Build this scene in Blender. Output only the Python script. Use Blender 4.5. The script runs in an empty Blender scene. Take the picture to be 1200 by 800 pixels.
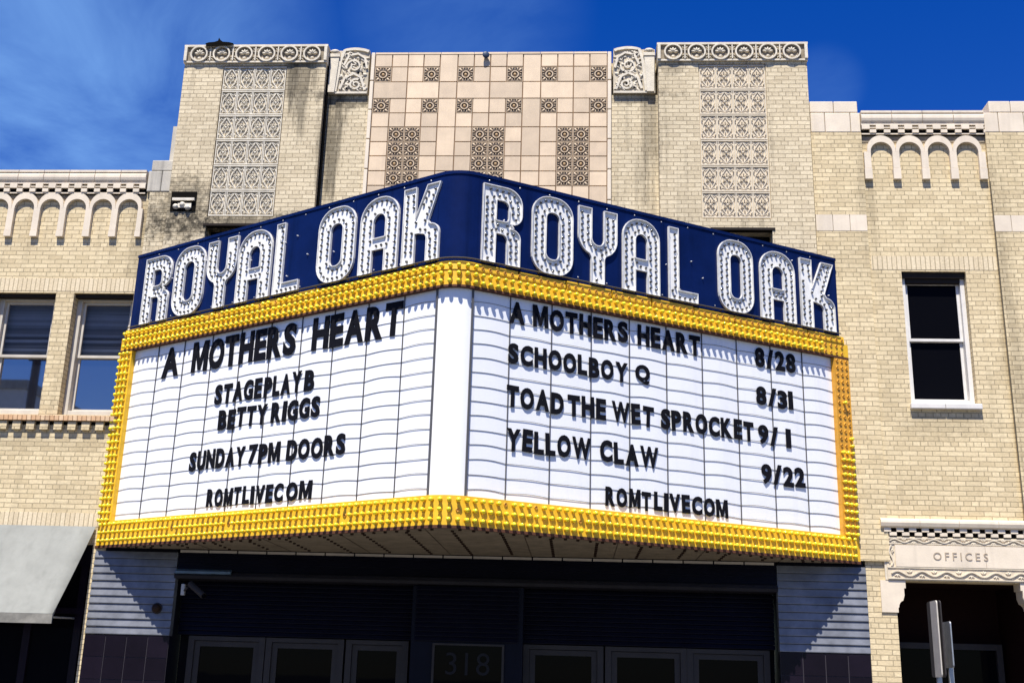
import bpy, math, random
from mathutils import Vector, Matrix
from mathutils.geometry import tessellate_polygon
random.seed(7)
S = bpy.context.scene
C = S.collection
R_ = math.radians

# ------------------------------------------------------------------ camera
CAM = Vector((1.395, -15.486, 1.70))
cd = bpy.data.cameras.new('camera')
cd.sensor_width = 36.0
cd.lens = 1320.5 / 1200.0 * 36.0
cd.clip_end = 3000
cam = bpy.data.objects.new('camera', cd)
C.objects.link(cam)
rx = Vector((0.99824, 0.052995, 0.02662))
ux = Vector((-0.010398, -0.285522, 0.958316))
fx = Vector((-0.058387, 0.956906, 0.284469))
M = Matrix.Identity(4)
for i, v in enumerate((rx, ux, -fx)):
    for k in range(3):
        M[k][i] = v[k]
M.translation = CAM
cam.matrix_world = M
S.camera = cam

# ------------------------------------------------------------------ light
SUN_TRAVEL = Vector((0.22, 1.0, -2.04)).normalized()
S.view_settings.view_transform = 'Standard'
S.view_settings.look = 'None'
S.view_settings.gamma = 1.0
S.view_settings.exposure = 0.84
try:
    S.view_settings.use_curve_mapping = False
except Exception:
    pass
ld = bpy.data.lights.new('sun', 'SUN')
ld.energy = 4.5
ld.angle = R_(0.5)
ld.color = (1.0, 0.95, 0.87)
sun = bpy.data.objects.new('sun', ld)
C.objects.link(sun)
sun.rotation_euler = SUN_TRAVEL.to_track_quat('-Z', 'Y').to_euler()
sun.location = (0, -10, 30)

W = bpy.data.worlds.new('World')
S.world = W
W.use_nodes = True
nt = W.node_tree
nt.nodes.clear()
def wn(t, **k):
    n = nt.nodes.new(t)
    for a, b in k.items():
        setattr(n, a, b)
    return n
w_out = wn('ShaderNodeOutputWorld')
w_bg = wn('ShaderNodeBackground')
w_bg.inputs['Strength'].default_value = 0.070
sky = wn('ShaderNodeTexSky', sky_type='NISHITA', sun_disc=False)
sky.sun_elevation = R_(63.3)
sky.sun_rotation = R_(192.4)
sky.altitude = 200
sky.air_density = 1.0
sky.dust_density = 0.3
sky.ozone_density = 4.0
hs = wn('ShaderNodeHueSaturation')
hs.inputs['Hue'].default_value = 0.526
hs.inputs['Saturation'].default_value = 1.40
hs.inputs['Value'].default_value = 1.12
nt.links.new(sky.outputs[0], hs.inputs['Color'])
# thin cirrus wisps, laid out by direction in the sky
tc = wn('ShaderNodeTexCoord')
mp = wn('ShaderNodeMapping')
mp.inputs['Scale'].default_value = (2.4, 2.4, 4.6)
mp.inputs['Rotation'].default_value = (0.0, R_(-14), 0.0)
nz = wn('ShaderNodeTexNoise')
nz.inputs['Scale'].default_value = 1.95
nz.inputs['Detail'].default_value = 6.5
nz.inputs['Roughness'].default_value = 0.58
nz.inputs['Distortion'].default_value = 0.5
cr = wn('ShaderNodeMapRange')
cr.inputs['From Min'].default_value = 0.32
cr.inputs['From Max'].default_value = 0.95
nt.links.new(tc.outputs['Generated'], mp.inputs['Vector'])
nt.links.new(mp.outputs[0], nz.inputs['Vector'])
nt.links.new(nz.outputs[0], cr.inputs['Value'])
def skyspot(d, c0, c1, amt):
    dp = wn('ShaderNodeVectorMath', operation='DOT_PRODUCT')
    dp.inputs[1].default_value = Vector(d).normalized()
    m = wn('ShaderNodeMapRange')
    m.interpolation_type = 'SMOOTHSTEP'
    m.inputs['From Min'].default_value = math.cos(R_(c0))
    m.inputs['From Max'].default_value = math.cos(R_(c1))
    m.inputs['To Max'].default_value = amt
    nt.links.new(tc.outputs['Generated'], dp.inputs[0])
    nt.links.new(dp.outputs['Value'], m.inputs['Value'])
    return m.outputs[0]
def cdir(u, v):
    return (fx * 1320.5 + rx * (u - 600) - ux * (v - 400))
acc = None
for sp in (skyspot(cdir(10, 110), 17, 1, 1.0), skyspot(cdir(540, 15), 7, 1, 0.3), skyspot(cdir(965, 100), 2.2, 0.2, 0.25),
           skyspot((-0.6, -0.6, 0.5), 80, 20, 0.3)):
    if acc is None:
        acc = sp
    else:
        a = wn('ShaderNodeMath', operation='MAXIMUM')
        nt.links.new(acc, a.inputs[0]); nt.links.new(sp, a.inputs[1])
        acc = a.outputs[0]
mu = wn('ShaderNodeMath', operation='MULTIPLY')
nt.links.new(acc, mu.inputs[0]); nt.links.new(cr.outputs[0], mu.inputs[1])
mx = wn('ShaderNodeMixRGB')
mx.inputs['Color2'].default_value = (2.3, 4.6, 8.6, 1)
nt.links.new(mu.outputs[0], mx.inputs['Fac'])
nt.links.new(hs.outputs[0], mx.inputs['Color1'])
nt.links.new(mx.outputs[0], w_bg.inputs['Color'])
nt.links.new(w_bg.outputs[0], w_out.inputs['Surface'])

# ------------------------------------------------------------------ materials
def new_mat(name):
    m = bpy.data.materials.new(name)
    m.use_nodes = True
    n = m.node_tree.nodes
    b = n.get('Principled BSDF')
    return m, m.node_tree, b
def add(t, typ, **k):
    n = t.nodes.new(typ)
    for a, b in k.items():
        setattr(n, a, b)
    return n
def rgb(c):
    return (c[0], c[1], c[2], 1.0)
def plain(name, col, rough=0.6, metal=0.0, var=0.12, vscale=4.0, bump=0.0, bscale=60.0, spec=0.5, island=0.0, streak=0.0, coat=0.0):
    m, t, b = new_mat(name)
    L = t.links.new
    tcn = add(t, 'ShaderNodeTexCoord')
    n = add(t, 'ShaderNodeTexNoise')
    n.inputs['Scale'].default_value = vscale
    n.inputs['Detail'].default_value = 6
    n.inputs['Roughness'].default_value = 0.65
    L(tcn.outputs['Object'], n.inputs['Vector'])
    mr = add(t, 'ShaderNodeMapRange')
    mr.inputs['From Min'].default_value = 0.3; mr.inputs['From Max'].default_value = 0.7
    mr.inputs['To Min'].default_value = 1 - var; mr.inputs['To Max'].default_value = 1 + var * 0.5
    L(n.outputs[0], mr.inputs['Value'])
    val = mr.outputs[0]
    if island:
        g = add(t, 'ShaderNodeNewGeometry')
        m2 = add(t, 'ShaderNodeMapRange')
        m2.inputs['To Min'].default_value = 1 - island; m2.inputs['To Max'].default_value = 1 + island * 0.6
        L(g.outputs['Random Per Island'], m2.inputs['Value'])
        mm = add(t, 'ShaderNodeMath', operation='MULTIPLY')
        L(val, mm.inputs[0]); L(m2.outputs[0], mm.inputs[1]); val = mm.outputs[0]
    if streak:
        mp_ = add(t, 'ShaderNodeMapping')
        mp_.inputs['Scale'].default_value = (9, 9, 0.55)
        L(tcn.outputs['Object'], mp_.inputs['Vector'])
        n2 = add(t, 'ShaderNodeTexNoise')
        n2.inputs['Scale'].default_value = 1.0; n2.inputs['Detail'].default_value = 5
        L(mp_.outputs[0], n2.inputs['Vector'])
        m3 = add(t, 'ShaderNodeMapRange')
        m3.inputs['From Min'].default_value = 0.52; m3.inputs['From Max'].default_value = 0.78
        m3.inputs['To Min'].default_value = 1.0; m3.inputs['To Max'].default_value = 1 - streak
        L(n2.outputs[0], m3.inputs['Value'])
        mm = add(t, 'ShaderNodeMath', operation='MULTIPLY')
        L(val, mm.inputs[0]); L(m3.outputs[0], mm.inputs[1]); val = mm.outputs[0]
    vm = add(t, 'ShaderNodeVectorMath', operation='SCALE')
    vm.inputs[0].default_value = col
    L(val, vm.inputs['Scale'])
    L(vm.outputs[0], b.inputs['Base Color'])
    b.inputs['Roughness'].default_value = rough
    b.inputs['Metallic'].default_value = metal
    b.inputs['Specular IOR Level'].default_value = spec
    if coat:
        b.inputs['Coat Weight'].default_value = coat
        b.inputs['Coat Roughness'].default_value = 0.08
    if bump:
        n3 = add(t, 'ShaderNodeTexNoise')
        n3.inputs['Scale'].default_value = bscale; n3.inputs['Detail'].default_value = 4
        L(tcn.outputs['Object'], n3.inputs['Vector'])
        bp = add(t, 'ShaderNodeBump')
        bp.inputs['Strength'].default_value = bump; bp.inputs['Distance'].default_value = 0.01
        L(n3.outputs[0], bp.inputs['Height'])
        L(bp.outputs[0], b.inputs['Normal'])
    return m

def brick(name, c1, c2, mortar, soldier=False, stains=(), grime=0.25, spread=0.16):
    """cream face brick in running bond with a header course every sixth row"""
    m, t, b = new_mat(name)
    L = t.links.new
    tcn = add(t, 'ShaderNodeTexCoord')
    sx = add(t, 'ShaderNodeSeparateXYZ')
    L(tcn.outputs['Object'], sx.inputs[0])
    ad = add(t, 'ShaderNodeMath', operation='ADD')
    L(sx.outputs['X'], ad.inputs[0]); L(sx.outputs['Y'], ad.inputs[1])
    # slight waviness of the courses
    wv = add(t, 'ShaderNodeTexNoise'); wv.inputs['Scale'].default_value = 3.0
    L(tcn.outputs['Object'], wv.inputs['Vector'])
    wa = add(t, 'ShaderNodeMath', operation='MULTIPLY_ADD')
    wa.inputs[1].default_value = 0.010
    L(wv.outputs[0], wa.inputs[0]); L(sx.outputs['Z'], wa.inputs[2])
    cb = add(t, 'ShaderNodeCombineXYZ')
    if soldier:
        L(sx.outputs['Z'], cb.inputs['X']); L(ad.outputs[0], cb.inputs['Y'])
    else:
        L(ad.outputs[0], cb.inputs['X']); L(wa.outputs[0], cb.inputs['Y'])
    bt = add(t, 'ShaderNodeTexBrick')
    bt.offset = 0.0 if soldier else 0.5
    bt.offset_frequency = 2
    bt.squash = 1.0 if soldier else 0.5
    bt.squash_frequency = 6
    bt.inputs['Scale'].default_value = 1.0
    bt.inputs['Mortar Size'].default_value = 0.0062
    bt.inputs['Mortar Smooth'].default_value = 0.25
    bt.inputs['Bias'].default_value = -0.1
    bt.inputs['Brick Width'].default_value = 4.0 if soldier else 0.205
    bt.inputs['Row Height'].default_value = 0.0677
    bt.inputs['Color1'].default_value = rgb(c1)
    bt.inputs['Color2'].default_value = rgb(c2)
    bt.inputs['Mortar'].default_value = rgb(mortar)
    L(cb.outputs[0], bt.inputs['Vector'])
    col = bt.outputs['Color']
    def mul(colr, fac):
        v = add(t, 'ShaderNodeVectorMath', operation='SCALE')
        L(colr, v.inputs[0]); L(fac, v.inputs['Scale'])
        return v.outputs[0]
    n1 = add(t, 'ShaderNodeTexNoise')
    n1.inputs['Scale'].default_value = 0.9; n1.inputs['Detail'].default_value = 8; n1.inputs['Roughness'].default_value = 0.7
    L(tcn.outputs['Object'], n1.inputs['Vector'])
    r1 = add(t, 'ShaderNodeMapRange')
    r1.inputs['From Min'].default_value = 0.3; r1.inputs['From Max'].default_value = 0.72
    r1.inputs['To Min'].default_value = 1.06; r1.inputs['To Max'].default_value = 1 - spread
    L(n1.outputs[0], r1.inputs['Value'])
    col = mul(col, r1.outputs[0])
    # fine mottling in each brick
    n2 = add(t, 'ShaderNodeTexNoise')
    n2.inputs['Scale'].default_value = 34; n2.inputs['Detail'].default_value = 5
    L(tcn.outputs['Object'], n2.inputs['Vector'])
    r2 = add(t, 'ShaderNodeMapRange')
    r2.inputs['From Min'].default_value = 0.25; r2.inputs['From Max'].default_value = 0.75
    r2.inputs['To Min'].default_value = 0.86; r2.inputs['To Max'].default_value = 1.1
    L(n2.outputs[0], r2.inputs['Value'])
    col = mul(col, r2.outputs[0])
    # rain streaks
    mp_ = add(t, 'ShaderNodeMapping'); mp_.inputs['Scale'].default_value = (7, 7, 0.45)
    L(tcn.outputs['Object'], mp_.inputs['Vector'])
    n3 = add(t, 'ShaderNodeTexNoise'); n3.inputs['Scale'].default_value = 1; n3.inputs['Detail'].default_value = 6
    L(mp_.outputs[0], n3.inputs['Vector'])
    r3 = add(t, 'ShaderNodeMapRange')
    r3.inputs['From Min'].default_value = 0.55; r3.inputs['From Max'].default_value = 0.8
    r3.inputs['To Min'].default_value = 1.0; r3.inputs['To Max'].default_value = 1 - grime
    L(n3.outputs[0], r3.inputs['Value'])
    col = mul(col, r3.outputs[0])
    # named soot and water stains: (x, z, half width, half height, strength)
    for (ex, ez, ew, eh, es) in stains:
        dx = add(t, 'ShaderNodeMath', operation='SUBTRACT'); L(sx.outputs['X'], dx.inputs[0]); dx.inputs[1].default_value = ex
        dz = add(t, 'ShaderNodeMath', operation='SUBTRACT'); L(sx.outputs['Z'], dz.inputs[0]); dz.inputs[1].default_value = ez
        cc = add(t, 'ShaderNodeCombineXYZ')
        d1 = add(t, 'ShaderNodeMath', operation='DIVIDE'); L(dx.outputs[0], d1.inputs[0]); d1.inputs[1].default_value = ew
        d2 = add(t, 'ShaderNodeMath', operation='DIVIDE'); L(dz.outputs[0], d2.inputs[0]); d2.inputs[1].default_value = eh
        L(d1.outputs[0], cc.inputs[0]); L(d2.outputs[0], cc.inputs[1])
        ln = add(t, 'ShaderNodeVectorMath', operation='LENGTH'); L(cc.outputs[0], ln.inputs[0])
        n4 = add(t, 'ShaderNodeTexNoise'); n4.inputs['Scale'].default_value = 9 if eh <= ew * 3 else 1.6; n4.inputs['Detail'].default_value = 8; n4.inputs['Roughness'].default_value = 0.75
        L(mp_.outputs[0] if eh > ew * 3 else tcn.outputs['Object'], n4.inputs['Vector'])
        sm = add(t, 'ShaderNodeMath', operation='MULTIPLY_ADD'); L(n4.outputs[0], sm.inputs[0]); sm.inputs[1].default_value = 2.6; L(ln.outputs['Value'], sm.inputs[2])
        r4 = add(t, 'ShaderNodeMapRange')
        r4.inputs['From Min'].default_value = 1.60; r4.inputs['From Max'].default_value = 2.1
        r4.inputs['To Min'].default_value = 1 - es; r4.inputs['To Max'].default_value = 1.0
        L(sm.outputs[0], r4.inputs['Value'])
        col = mul(col, r4.outputs[0])
    L(col, b.inputs['Base Color'])
    b.inputs['Roughness'].default_value = 0.85
    b.inputs['Specular IOR Level'].default_value = 0.25
    bp = add(t, 'ShaderNodeBump'); bp.invert = True
    bp.inputs['Strength'].default_value = 0.6; bp.inputs['Distance'].default_value = 0.008
    L(bt.outputs['Fac'], bp.inputs['Height'])
    bp2 = add(t, 'ShaderNodeBump')
    bp2.inputs['Strength'].default_value = 0.35; bp2.inputs['Distance'].default_value = 0.01
    L(n2.outputs[0], bp2.inputs['Height'])
    L(bp.outputs[0], bp2.inputs['Normal'])
    L(bp2.outputs[0], b.inputs['Normal'])
    return m

BR1, BR2, MOR = (0.76, 0.625, 0.39), (0.60, 0.48, 0.285), (0.40, 0.32, 0.195)
m_brick_r = brick('brick_cream_clean', BR1, BR2, MOR, grime=0.18, spread=0.15, stains=((6.47, 5.2, 1.0, 0.35, 0.18), (7.45, 6.8, 0.2, 3.0, 0.3), (5.6, 8.6, 0.2, 1.6, 0.22)))
m_brick_l = brick('brick_cream', BR1, BR2, MOR, grime=0.2, spread=0.16, stains=((-6.2, 4.75, 2.6, 0.3, 0.16), (-5.2, 7.9, 0.3, 1.3, 0.3)))
m_brick_t = brick('brick_tower', (0.75, 0.635, 0.43), (0.61, 0.505, 0.33), (0.40, 0.325, 0.21), grime=0.42, spread=0.18,
                  stains=((-4.58, 8.36, 1.0, 0.75, 0.6), (-4.5, 8.0, 0.9, 0.4, 0.4), (-2.92, 10.45, 0.30, 1.2, 0.55), (-3.08, 10.55, 0.16, 0.8, 0.5), (-2.72, 10.5, 0.12, 0.7, 0.4),
                          (-3.4, 8.06, 2.2, 0.30, 0.6), (2.80, 10.68, 0.30, 0.32, 0.35), (-2.42, 9.6, 0.28, 1.8, 0.65), (-2.2, 10.19, 1.0, 0.2, 0.6),
                          (2.46, 9.7, 0.22, 1.5, 0.42), (2.3, 8.9, 0.14, 0.9, 0.3), (2.2, 10.2, 1.0, 0.14, 0.4), (-3.3, 10.77, 1.9, 0.12, 0.4), (3.5, 10.77, 1.9, 0.10, 0.3)))
m_sold = brick('brick_soldier', (0.74, 0.62, 0.42), (0.66, 0.54, 0.35), MOR, soldier=True, grime=0.12, spread=0.1)
m_rowlock = brick('brick_rowlock_rusty', (0.60, 0.43, 0.27), (0.50, 0.30, 0.16), (0.22, 0.12, 0.06), soldier=True, grime=0.2, spread=0.2)
m_tc = plain('terracotta_white', (0.74, 0.635, 0.485), 0.5, var=0.12, vscale=3, bump=0.15, streak=0.14, island=0.05)
m_tcgrey = plain('terracotta_grey', (0.50, 0.46, 0.38), 0.6, var=0.25, vscale=3, bump=0.15, streak=0.35)
m_orn = plain('terracotta_ornament', (0.66, 0.59, 0.46), 0.55, var=0.2, vscale=9, bump=0.3, streak=0.15)
m_orn_bed = plain('terracotta_soot_shade_bed', (0.27, 0.22, 0.15), 0.8, var=0.4, vscale=14, bump=0.3)  # grime and the shade of recesses put into one dark colour
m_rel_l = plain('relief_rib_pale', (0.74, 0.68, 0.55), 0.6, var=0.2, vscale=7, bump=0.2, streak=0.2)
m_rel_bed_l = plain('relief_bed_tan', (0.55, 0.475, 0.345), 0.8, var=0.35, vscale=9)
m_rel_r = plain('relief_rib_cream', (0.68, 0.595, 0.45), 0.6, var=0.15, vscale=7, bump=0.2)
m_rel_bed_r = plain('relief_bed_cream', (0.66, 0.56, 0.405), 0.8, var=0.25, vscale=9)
m_tile = plain('terracotta_tile', (0.70, 0.54, 0.36), 0.45, var=0.12, vscale=5, island=0.17, streak=0.12)
m_grout = plain('tile_grout', (0.24, 0.15, 0.085), 0.9, var=0.3)
m_ros = plain('rosette_glaze', (0.62, 0.47, 0.30), 0.4, var=0.3, vscale=12)
m_ros_bed = plain('rosette_dark_bed', (0.035, 0.02, 0.012), 0.6, var=0.4, vscale=14)
m_ros_gold = plain('rosette_ochre', (0.46, 0.30, 0.14), 0.5, var=0.4, vscale=14)
m_seam = plain('joint_dark', (0.10, 0.085, 0.06), 0.9, spec=0.1)
m_soot_shade = plain('soot_shade_black', (0.008, 0.007, 0.006), 0.95, spec=0.03)  # soot black, used for painted shade strips as well
m_roof = plain('roof_tar', (0.05, 0.05, 0.05), 0.9)
m_frame = plain('window_paint_stone', (0.56, 0.51, 0.43), 0.5, var=0.15, vscale=6)
m_framew = plain('window_paint_white', (0.70, 0.67, 0.62), 0.5, var=0.12, vscale=6)
m_dark = plain('interior_dark', (0.012, 0.012, 0.014), 0.9, spec=0.0)
m_lintel = plain('lintel_steel_shade', (0.03, 0.024, 0.02), 0.6, spec=0.05)
m_blind = plain('blind_slat', (0.30, 0.36, 0.48), 0.5, island=0.75)
m_yel = plain('yellow_paint', (0.83, 0.49, 0.02), 0.5, var=0.2, vscale=7, streak=0.2)
m_yelold = plain('yellow_paint_old', (0.72, 0.35, 0.03), 0.5, var=0.2, vscale=9, streak=0.2)
m_bulb = plain('yellow_bulb_glass', (0.95, 0.79, 0.03), 0.14, var=0.06, vscale=20, spec=0.5, island=0.25)
m_rust = plain('rusty_edge', (0.10, 0.032, 0.012), 0.8, var=0.4, vscale=9)
m_blue = plain('blue_enamel', (0.003, 0.0105, 0.066), 0.25, var=0.3, vscale=2.5, streak=0.35, spec=0.22)
m_silver = plain('letter_aluminium', (0.84, 0.825, 0.775), 0.36, metal=0.1, var=0.22, vscale=12, streak=0.2)
m_silverbed = plain('letter_trough', (0.86, 0.845, 0.79), 0.45, metal=0.0, var=0.10, vscale=11, streak=0.12)
m_clearbulb = plain('clear_bulb', (0.09, 0.09, 0.085), 0.12, var=0.5, vscale=15, island=0.4, spec=0.7)
m_acry = plain('acrylic_white', (0.88, 0.885, 0.885), 0.3, var=0.03, vscale=2, island=0.03, streak=0.05)
m_nose = plain('enamel_white', (0.88, 0.88, 0.87), 0.35, var=0.02, vscale=2)
m_rail = plain('rail_grey', (0.11, 0.115, 0.12), 0.5)
m_mull = plain('mullion_grey', (0.10, 0.10, 0.105), 0.5, spec=0.2)
m_blk = plain('letter_black', (0.009, 0.009, 0.012), 0.5, var=0.3, vscale=8, spec=0.05)
m_soff = plain('soffit_paint', (0.25, 0.205, 0.145), 0.7, var=0.35, vscale=6, spec=0.1)
m_sock = plain('socket_brown', (0.035, 0.02, 0.013), 0.5, spec=0.1)
m_trim = plain('pale_trim', (0.55, 0.50, 0.42), 0.5, var=0.2)
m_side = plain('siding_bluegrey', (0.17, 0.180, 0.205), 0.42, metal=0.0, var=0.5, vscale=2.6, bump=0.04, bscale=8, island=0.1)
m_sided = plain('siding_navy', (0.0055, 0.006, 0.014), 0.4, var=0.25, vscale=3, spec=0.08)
m_ptile = plain('plum_tile', (0.009, 0.006, 0.012), 0.25, var=0.25, vscale=3, island=0.3, spec=0.12)
m_pgrout = plain('pale_grout', (0.05, 0.045, 0.055), 0.9, spec=0.05)
m_alu = plain('door_aluminium', (0.045, 0.040, 0.038), 0.5, metal=0.0, var=0.15, spec=0.12)
m_num = plain('numeral_grey', (0.022, 0.022, 0.025), 0.5, spec=0.05)
m_awn = plain('awning_canvas', (0.25, 0.255, 0.23), 0.85, streak=0.14, var=0.16, vscale=3, bump=0.08, bscale=14)
m_awnv = plain('awning_valance', (0.22, 0.21, 0.18), 0.85, var=0.35, vscale=7)
m_conc = plain('concrete_walk', (0.17, 0.16, 0.145), 0.9, var=0.2, vscale=2, bump=0.2)
m_asph = plain('asphalt', (0.05, 0.05, 0.052), 0.9, var=0.3, vscale=3, bump=0.3)
m_paint = plain('road_paint', (0.7, 0.68, 0.6), 0.7, var=0.25, vscale=7)
m_signb = plain('sign_back', (0.52, 0.475, 0.40), 0.5, var=0.15, vscale=9)
m_galv = plain('galvanised_steel', (0.42, 0.43, 0.44), 0.38, metal=0.6, var=0.25, vscale=12)
m_white = plain('stucco_white', (0.85, 0.85, 0.84), 0.8)
m_wood = plain('pole_wood', (0.10, 0.07, 0.045), 0.9)
m_camw = plain('camera_housing', (0.45, 0.44, 0.42), 0.4)
m_lampd = plain('lamp_housing', (0.03, 0.05, 0.09), 0.5)

def glass(name, tint=(0.006, 0.007, 0.010), refl=1.0, clear=0.0, wav=0.012):
    m, t, b = new_mat(name)
    b.inputs['Base Color'].default_value = rgb(tint)
    b.inputs['Roughness'].default_value = 0.02
    b.inputs['Specular IOR Level'].default_value = refl
    L = t.links.new
    tcn = add(t, 'ShaderNodeTexCoord')
    n = add(t, 'ShaderNodeTexNoise'); n.inputs['Scale'].default_value = 1.6
    L(tcn.outputs['Object'], n.inputs['Vector'])
    bp = add(t, 'ShaderNodeBump'); bp.inputs['Strength'].default_value = wav; bp.inputs['Distance'].default_value = 0.04
    L(n.outputs[0], bp.inputs['Height']); L(bp.outputs[0], b.inputs['Normal'])
    if clear:
        tr = add(t, 'ShaderNodeBsdfTransparent')
        mxs = add(t, 'ShaderNodeMixShader'); mxs.inputs[0].default_value = clear
        out = t.nodes.get('Material Output')
        L(b.outputs[0], mxs.inputs[1]); L(tr.outputs[0], mxs.inputs[2]); L(mxs.outputs[0], out.inputs['Surface'])
    return m
m_glass = glass('glass_dark', (0.003, 0.003, 0.004), refl=0.03)
m_glass_blind = glass('glass_over_blind', refl=0.5, clear=0.8)
m_glass_mirror = glass('glass_reflective', (0.01, 0.012, 0.02), refl=1.0, wav=0.0015)
m_glass_mirror.node_tree.nodes['Principled BSDF'].inputs['IOR'].default_value = 2.3

# ------------------------------------------------------------------ mesh helpers
class MB:
    def __init__(s):
        s.v = []; s.f = []; s.m = []
    def face(s, pts, mi=0):
        b = len(s.v); s.v.extend([tuple(p) for p in pts]); s.f.append(tuple(range(b, b + len(pts)))); s.m.append(mi)
    def box(s, x0, x1, y0, y1, z0, z1, mi=0):
        b = len(s.v)
        s.v += [(x0, y0, z0), (x1, y0, z0), (x1, y1, z0), (x0, y1, z0), (x0, y0, z1), (x1, y0, z1), (x1, y1, z1), (x0, y1, z1)]
        for q in ((0, 3, 2, 1), (4, 5, 6, 7), (0, 1, 5, 4), (1, 2, 6, 5), (2, 3, 7, 6), (3, 0, 4, 7)):
            s.f.append(tuple(b + i for i in q)); s.m.append(mi)
    def prism_x(s, prof, x0, x1, mi=0):
        """profile of (y,z) points extruded along x"""
        n = len(prof); b = len(s.v)
        s.v += [(x0, y, z) for y, z in prof] + [(x1, y, z) for y, z in prof]
        for i in range(n):
            j = (i + 1) % n
            s.f.append((b + i, b + j, b + n + j, b + n + i)); s.m.append(mi)
        s.f.append(tuple(b + i for i in reversed(range(n)))); s.m.append(mi)
        s.f.append(tuple(b + n + i for i in range(n))); s.m.append(mi)
    def prism_y(s, poly, y0, y1, mi=0):
        """polygon of (x,z) points extruded along y (convex or simple)"""
        n = len(poly); b = len(s.v)
        s.v += [(x, y0, z) for x, z in poly] + [(x, y1, z) for x, z in poly]
        for i in range(n):
            j = (i + 1) % n
            s.f.append((b + i, b + j, b + n + j, b + n + i)); s.m.append(mi)
        tri = tessellate_polygon([[Vector((x, z, 0)) for x, z in poly]])
        for a in tri:
            s.f.append(tuple(b + i for i in a)); s.m.append(mi)
            s.f.append(tuple(b + n + i for i in reversed(a))); s.m.append(mi)
    def ribbon(s, pts, w, y0, y1, closed=False, mi=0, taper=None):
        """raised rib following (x,z) points: front at y0, wall side at y1"""
        n = len(pts); L = []; Rr = []
        for i in range(n):
            a = pts[(i - 1) % n] if (closed or i > 0) else pts[i]
            c = pts[(i + 1) % n] if (closed or i < n - 1) else pts[i]
            dx, dz = c[0] - a[0], c[1] - a[1]; l = math.hypot(dx, dz) or 1
            ww = w * (taper(i / (n - 1)) if taper else 1)
            nx, nz = -dz / l * ww / 2, dx / l * ww / 2
            L.append((pts[i][0] + nx, pts[i][1] + nz)); Rr.append((pts[i][0] - nx, pts[i][1] - nz))
        b = len(s.v)
        s.v += [(x, y0, z) for x, z in L] + [(x, y0, z) for x, z in Rr] + [(x, y1, z) for x, z in L] + [(x, y1, z) for x, z in Rr]
        for i in range(n if closed else n - 1):
            j = (i + 1) % n
            for q in ((i, j, n + j, n + i), (2 * n + i, 2 * n + j, j, i), (n + i, n + j, 3 * n + j, 3 * n + i)):
                s.f.append(tuple(b + k for k in q)); s.m.append(mi)
        if not closed:
            for i in (0, n - 1):
                s.f.append((b + i, b + n + i, b + 3 * n + i, b + 2 * n + i)); s.m.append(mi)
    def dome(s, cx, cz, a, bb, rot, y0, h, n=12, mi=0):
        """raised oval boss: base on y0, standing out by h towards -y"""
        b = len(s.v); ca, sa = math.cos(rot), math.sin(rot)
        for (k, hh) in ((1.0, 0.0), (0.8, 0.65), (0.45, 0.93)):
            for i in range(n):
                t = 2 * math.pi * i / n
                x, z = a * k * math.cos(t), bb * k * math.sin(t)
                s.v.append((cx + x * ca - z * sa, y0 - h * hh, cz + x * sa + z * ca))
        s.v.append((cx, y0 - h, cz))
        for r in range(2):
            for i in range(n):
                j = (i + 1) % n
                s.f.append((b + r * n + i, b + r * n + j, b + (r + 1) * n + j, b + (r + 1) * n + i)); s.m.append(mi)
        for i in range(n):
            s.f.append((b + 2 * n + i, b + 2 * n + (i + 1) % n, b + 3 * n)); s.m.append(mi)
    def tube(s, pts, r, n=8, mi=0, cap=True, r2=None):
        pts = [Vector(p) for p in pts]; rings = []
        for i, p in enumerate(pts):
            d = (pts[min(i + 1, len(pts) - 1)] - pts[max(i - 1, 0)]).normalized()
            u = d.cross(Vector((0, 0, 1)))
            if u.length < 1e-3:
                u = d.cross(Vector((1, 0, 0)))
            u.normalize(); w = d.cross(u)
            rr = r if r2 is None else r + (r2 - r) * i / (len(pts) - 1)
            b = len(s.v); rings.append(b)
            for k in range(n):
                t = 2 * math.pi * k / n
                s.v.append(tuple(p + u * rr * math.cos(t) + w * rr * math.sin(t)))
        for a, b in zip(rings, rings[1:]):
            for k in range(n):
                j = (k + 1) % n
                s.f.append((a + k, a + j, b + j, b + k)); s.m.append(mi)
        if cap:
            s.f.append(tuple(rings[0] + k for k in range(n))); s.m.append(mi)
            s.f.append(tuple(rings[-1] + k for k in range(n))); s.m.append(mi)
    def lathe(s, prof, org, axis, n=10, mi=0):
        """profile (r, h) revolved about axis through org"""
        org = Vector(org); d = Vector(axis).normalized()
        u = d.cross(Vector((0, 0, 1)))
        if u.length < 1e-3:
            u = d.cross(Vector((1, 0, 0)))
        u.normalize(); w = d.cross(u); b = len(s.v)
        for r, h in prof:
            for k in range(n):
                t = 2 * math.pi * k / n
                s.v.append(tuple(org + d * h + u * r * math.cos(t) + w * r * math.sin(t)))
        for i in range(len(prof) - 1):
            for k in range(n):
                j = (k + 1) % n
                s.f.append((b + i * n + k, b + i * n + j, b + (i + 1) * n + j, b + (i + 1) * n + k)); s.m.append(mi)
        s.f.append(tuple(b + k for k in range(n))); s.m.append(mi)
        s.f.append(tuple(b + (len(prof) - 1) * n + k for k in range(n))); s.m.append(mi)
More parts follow.
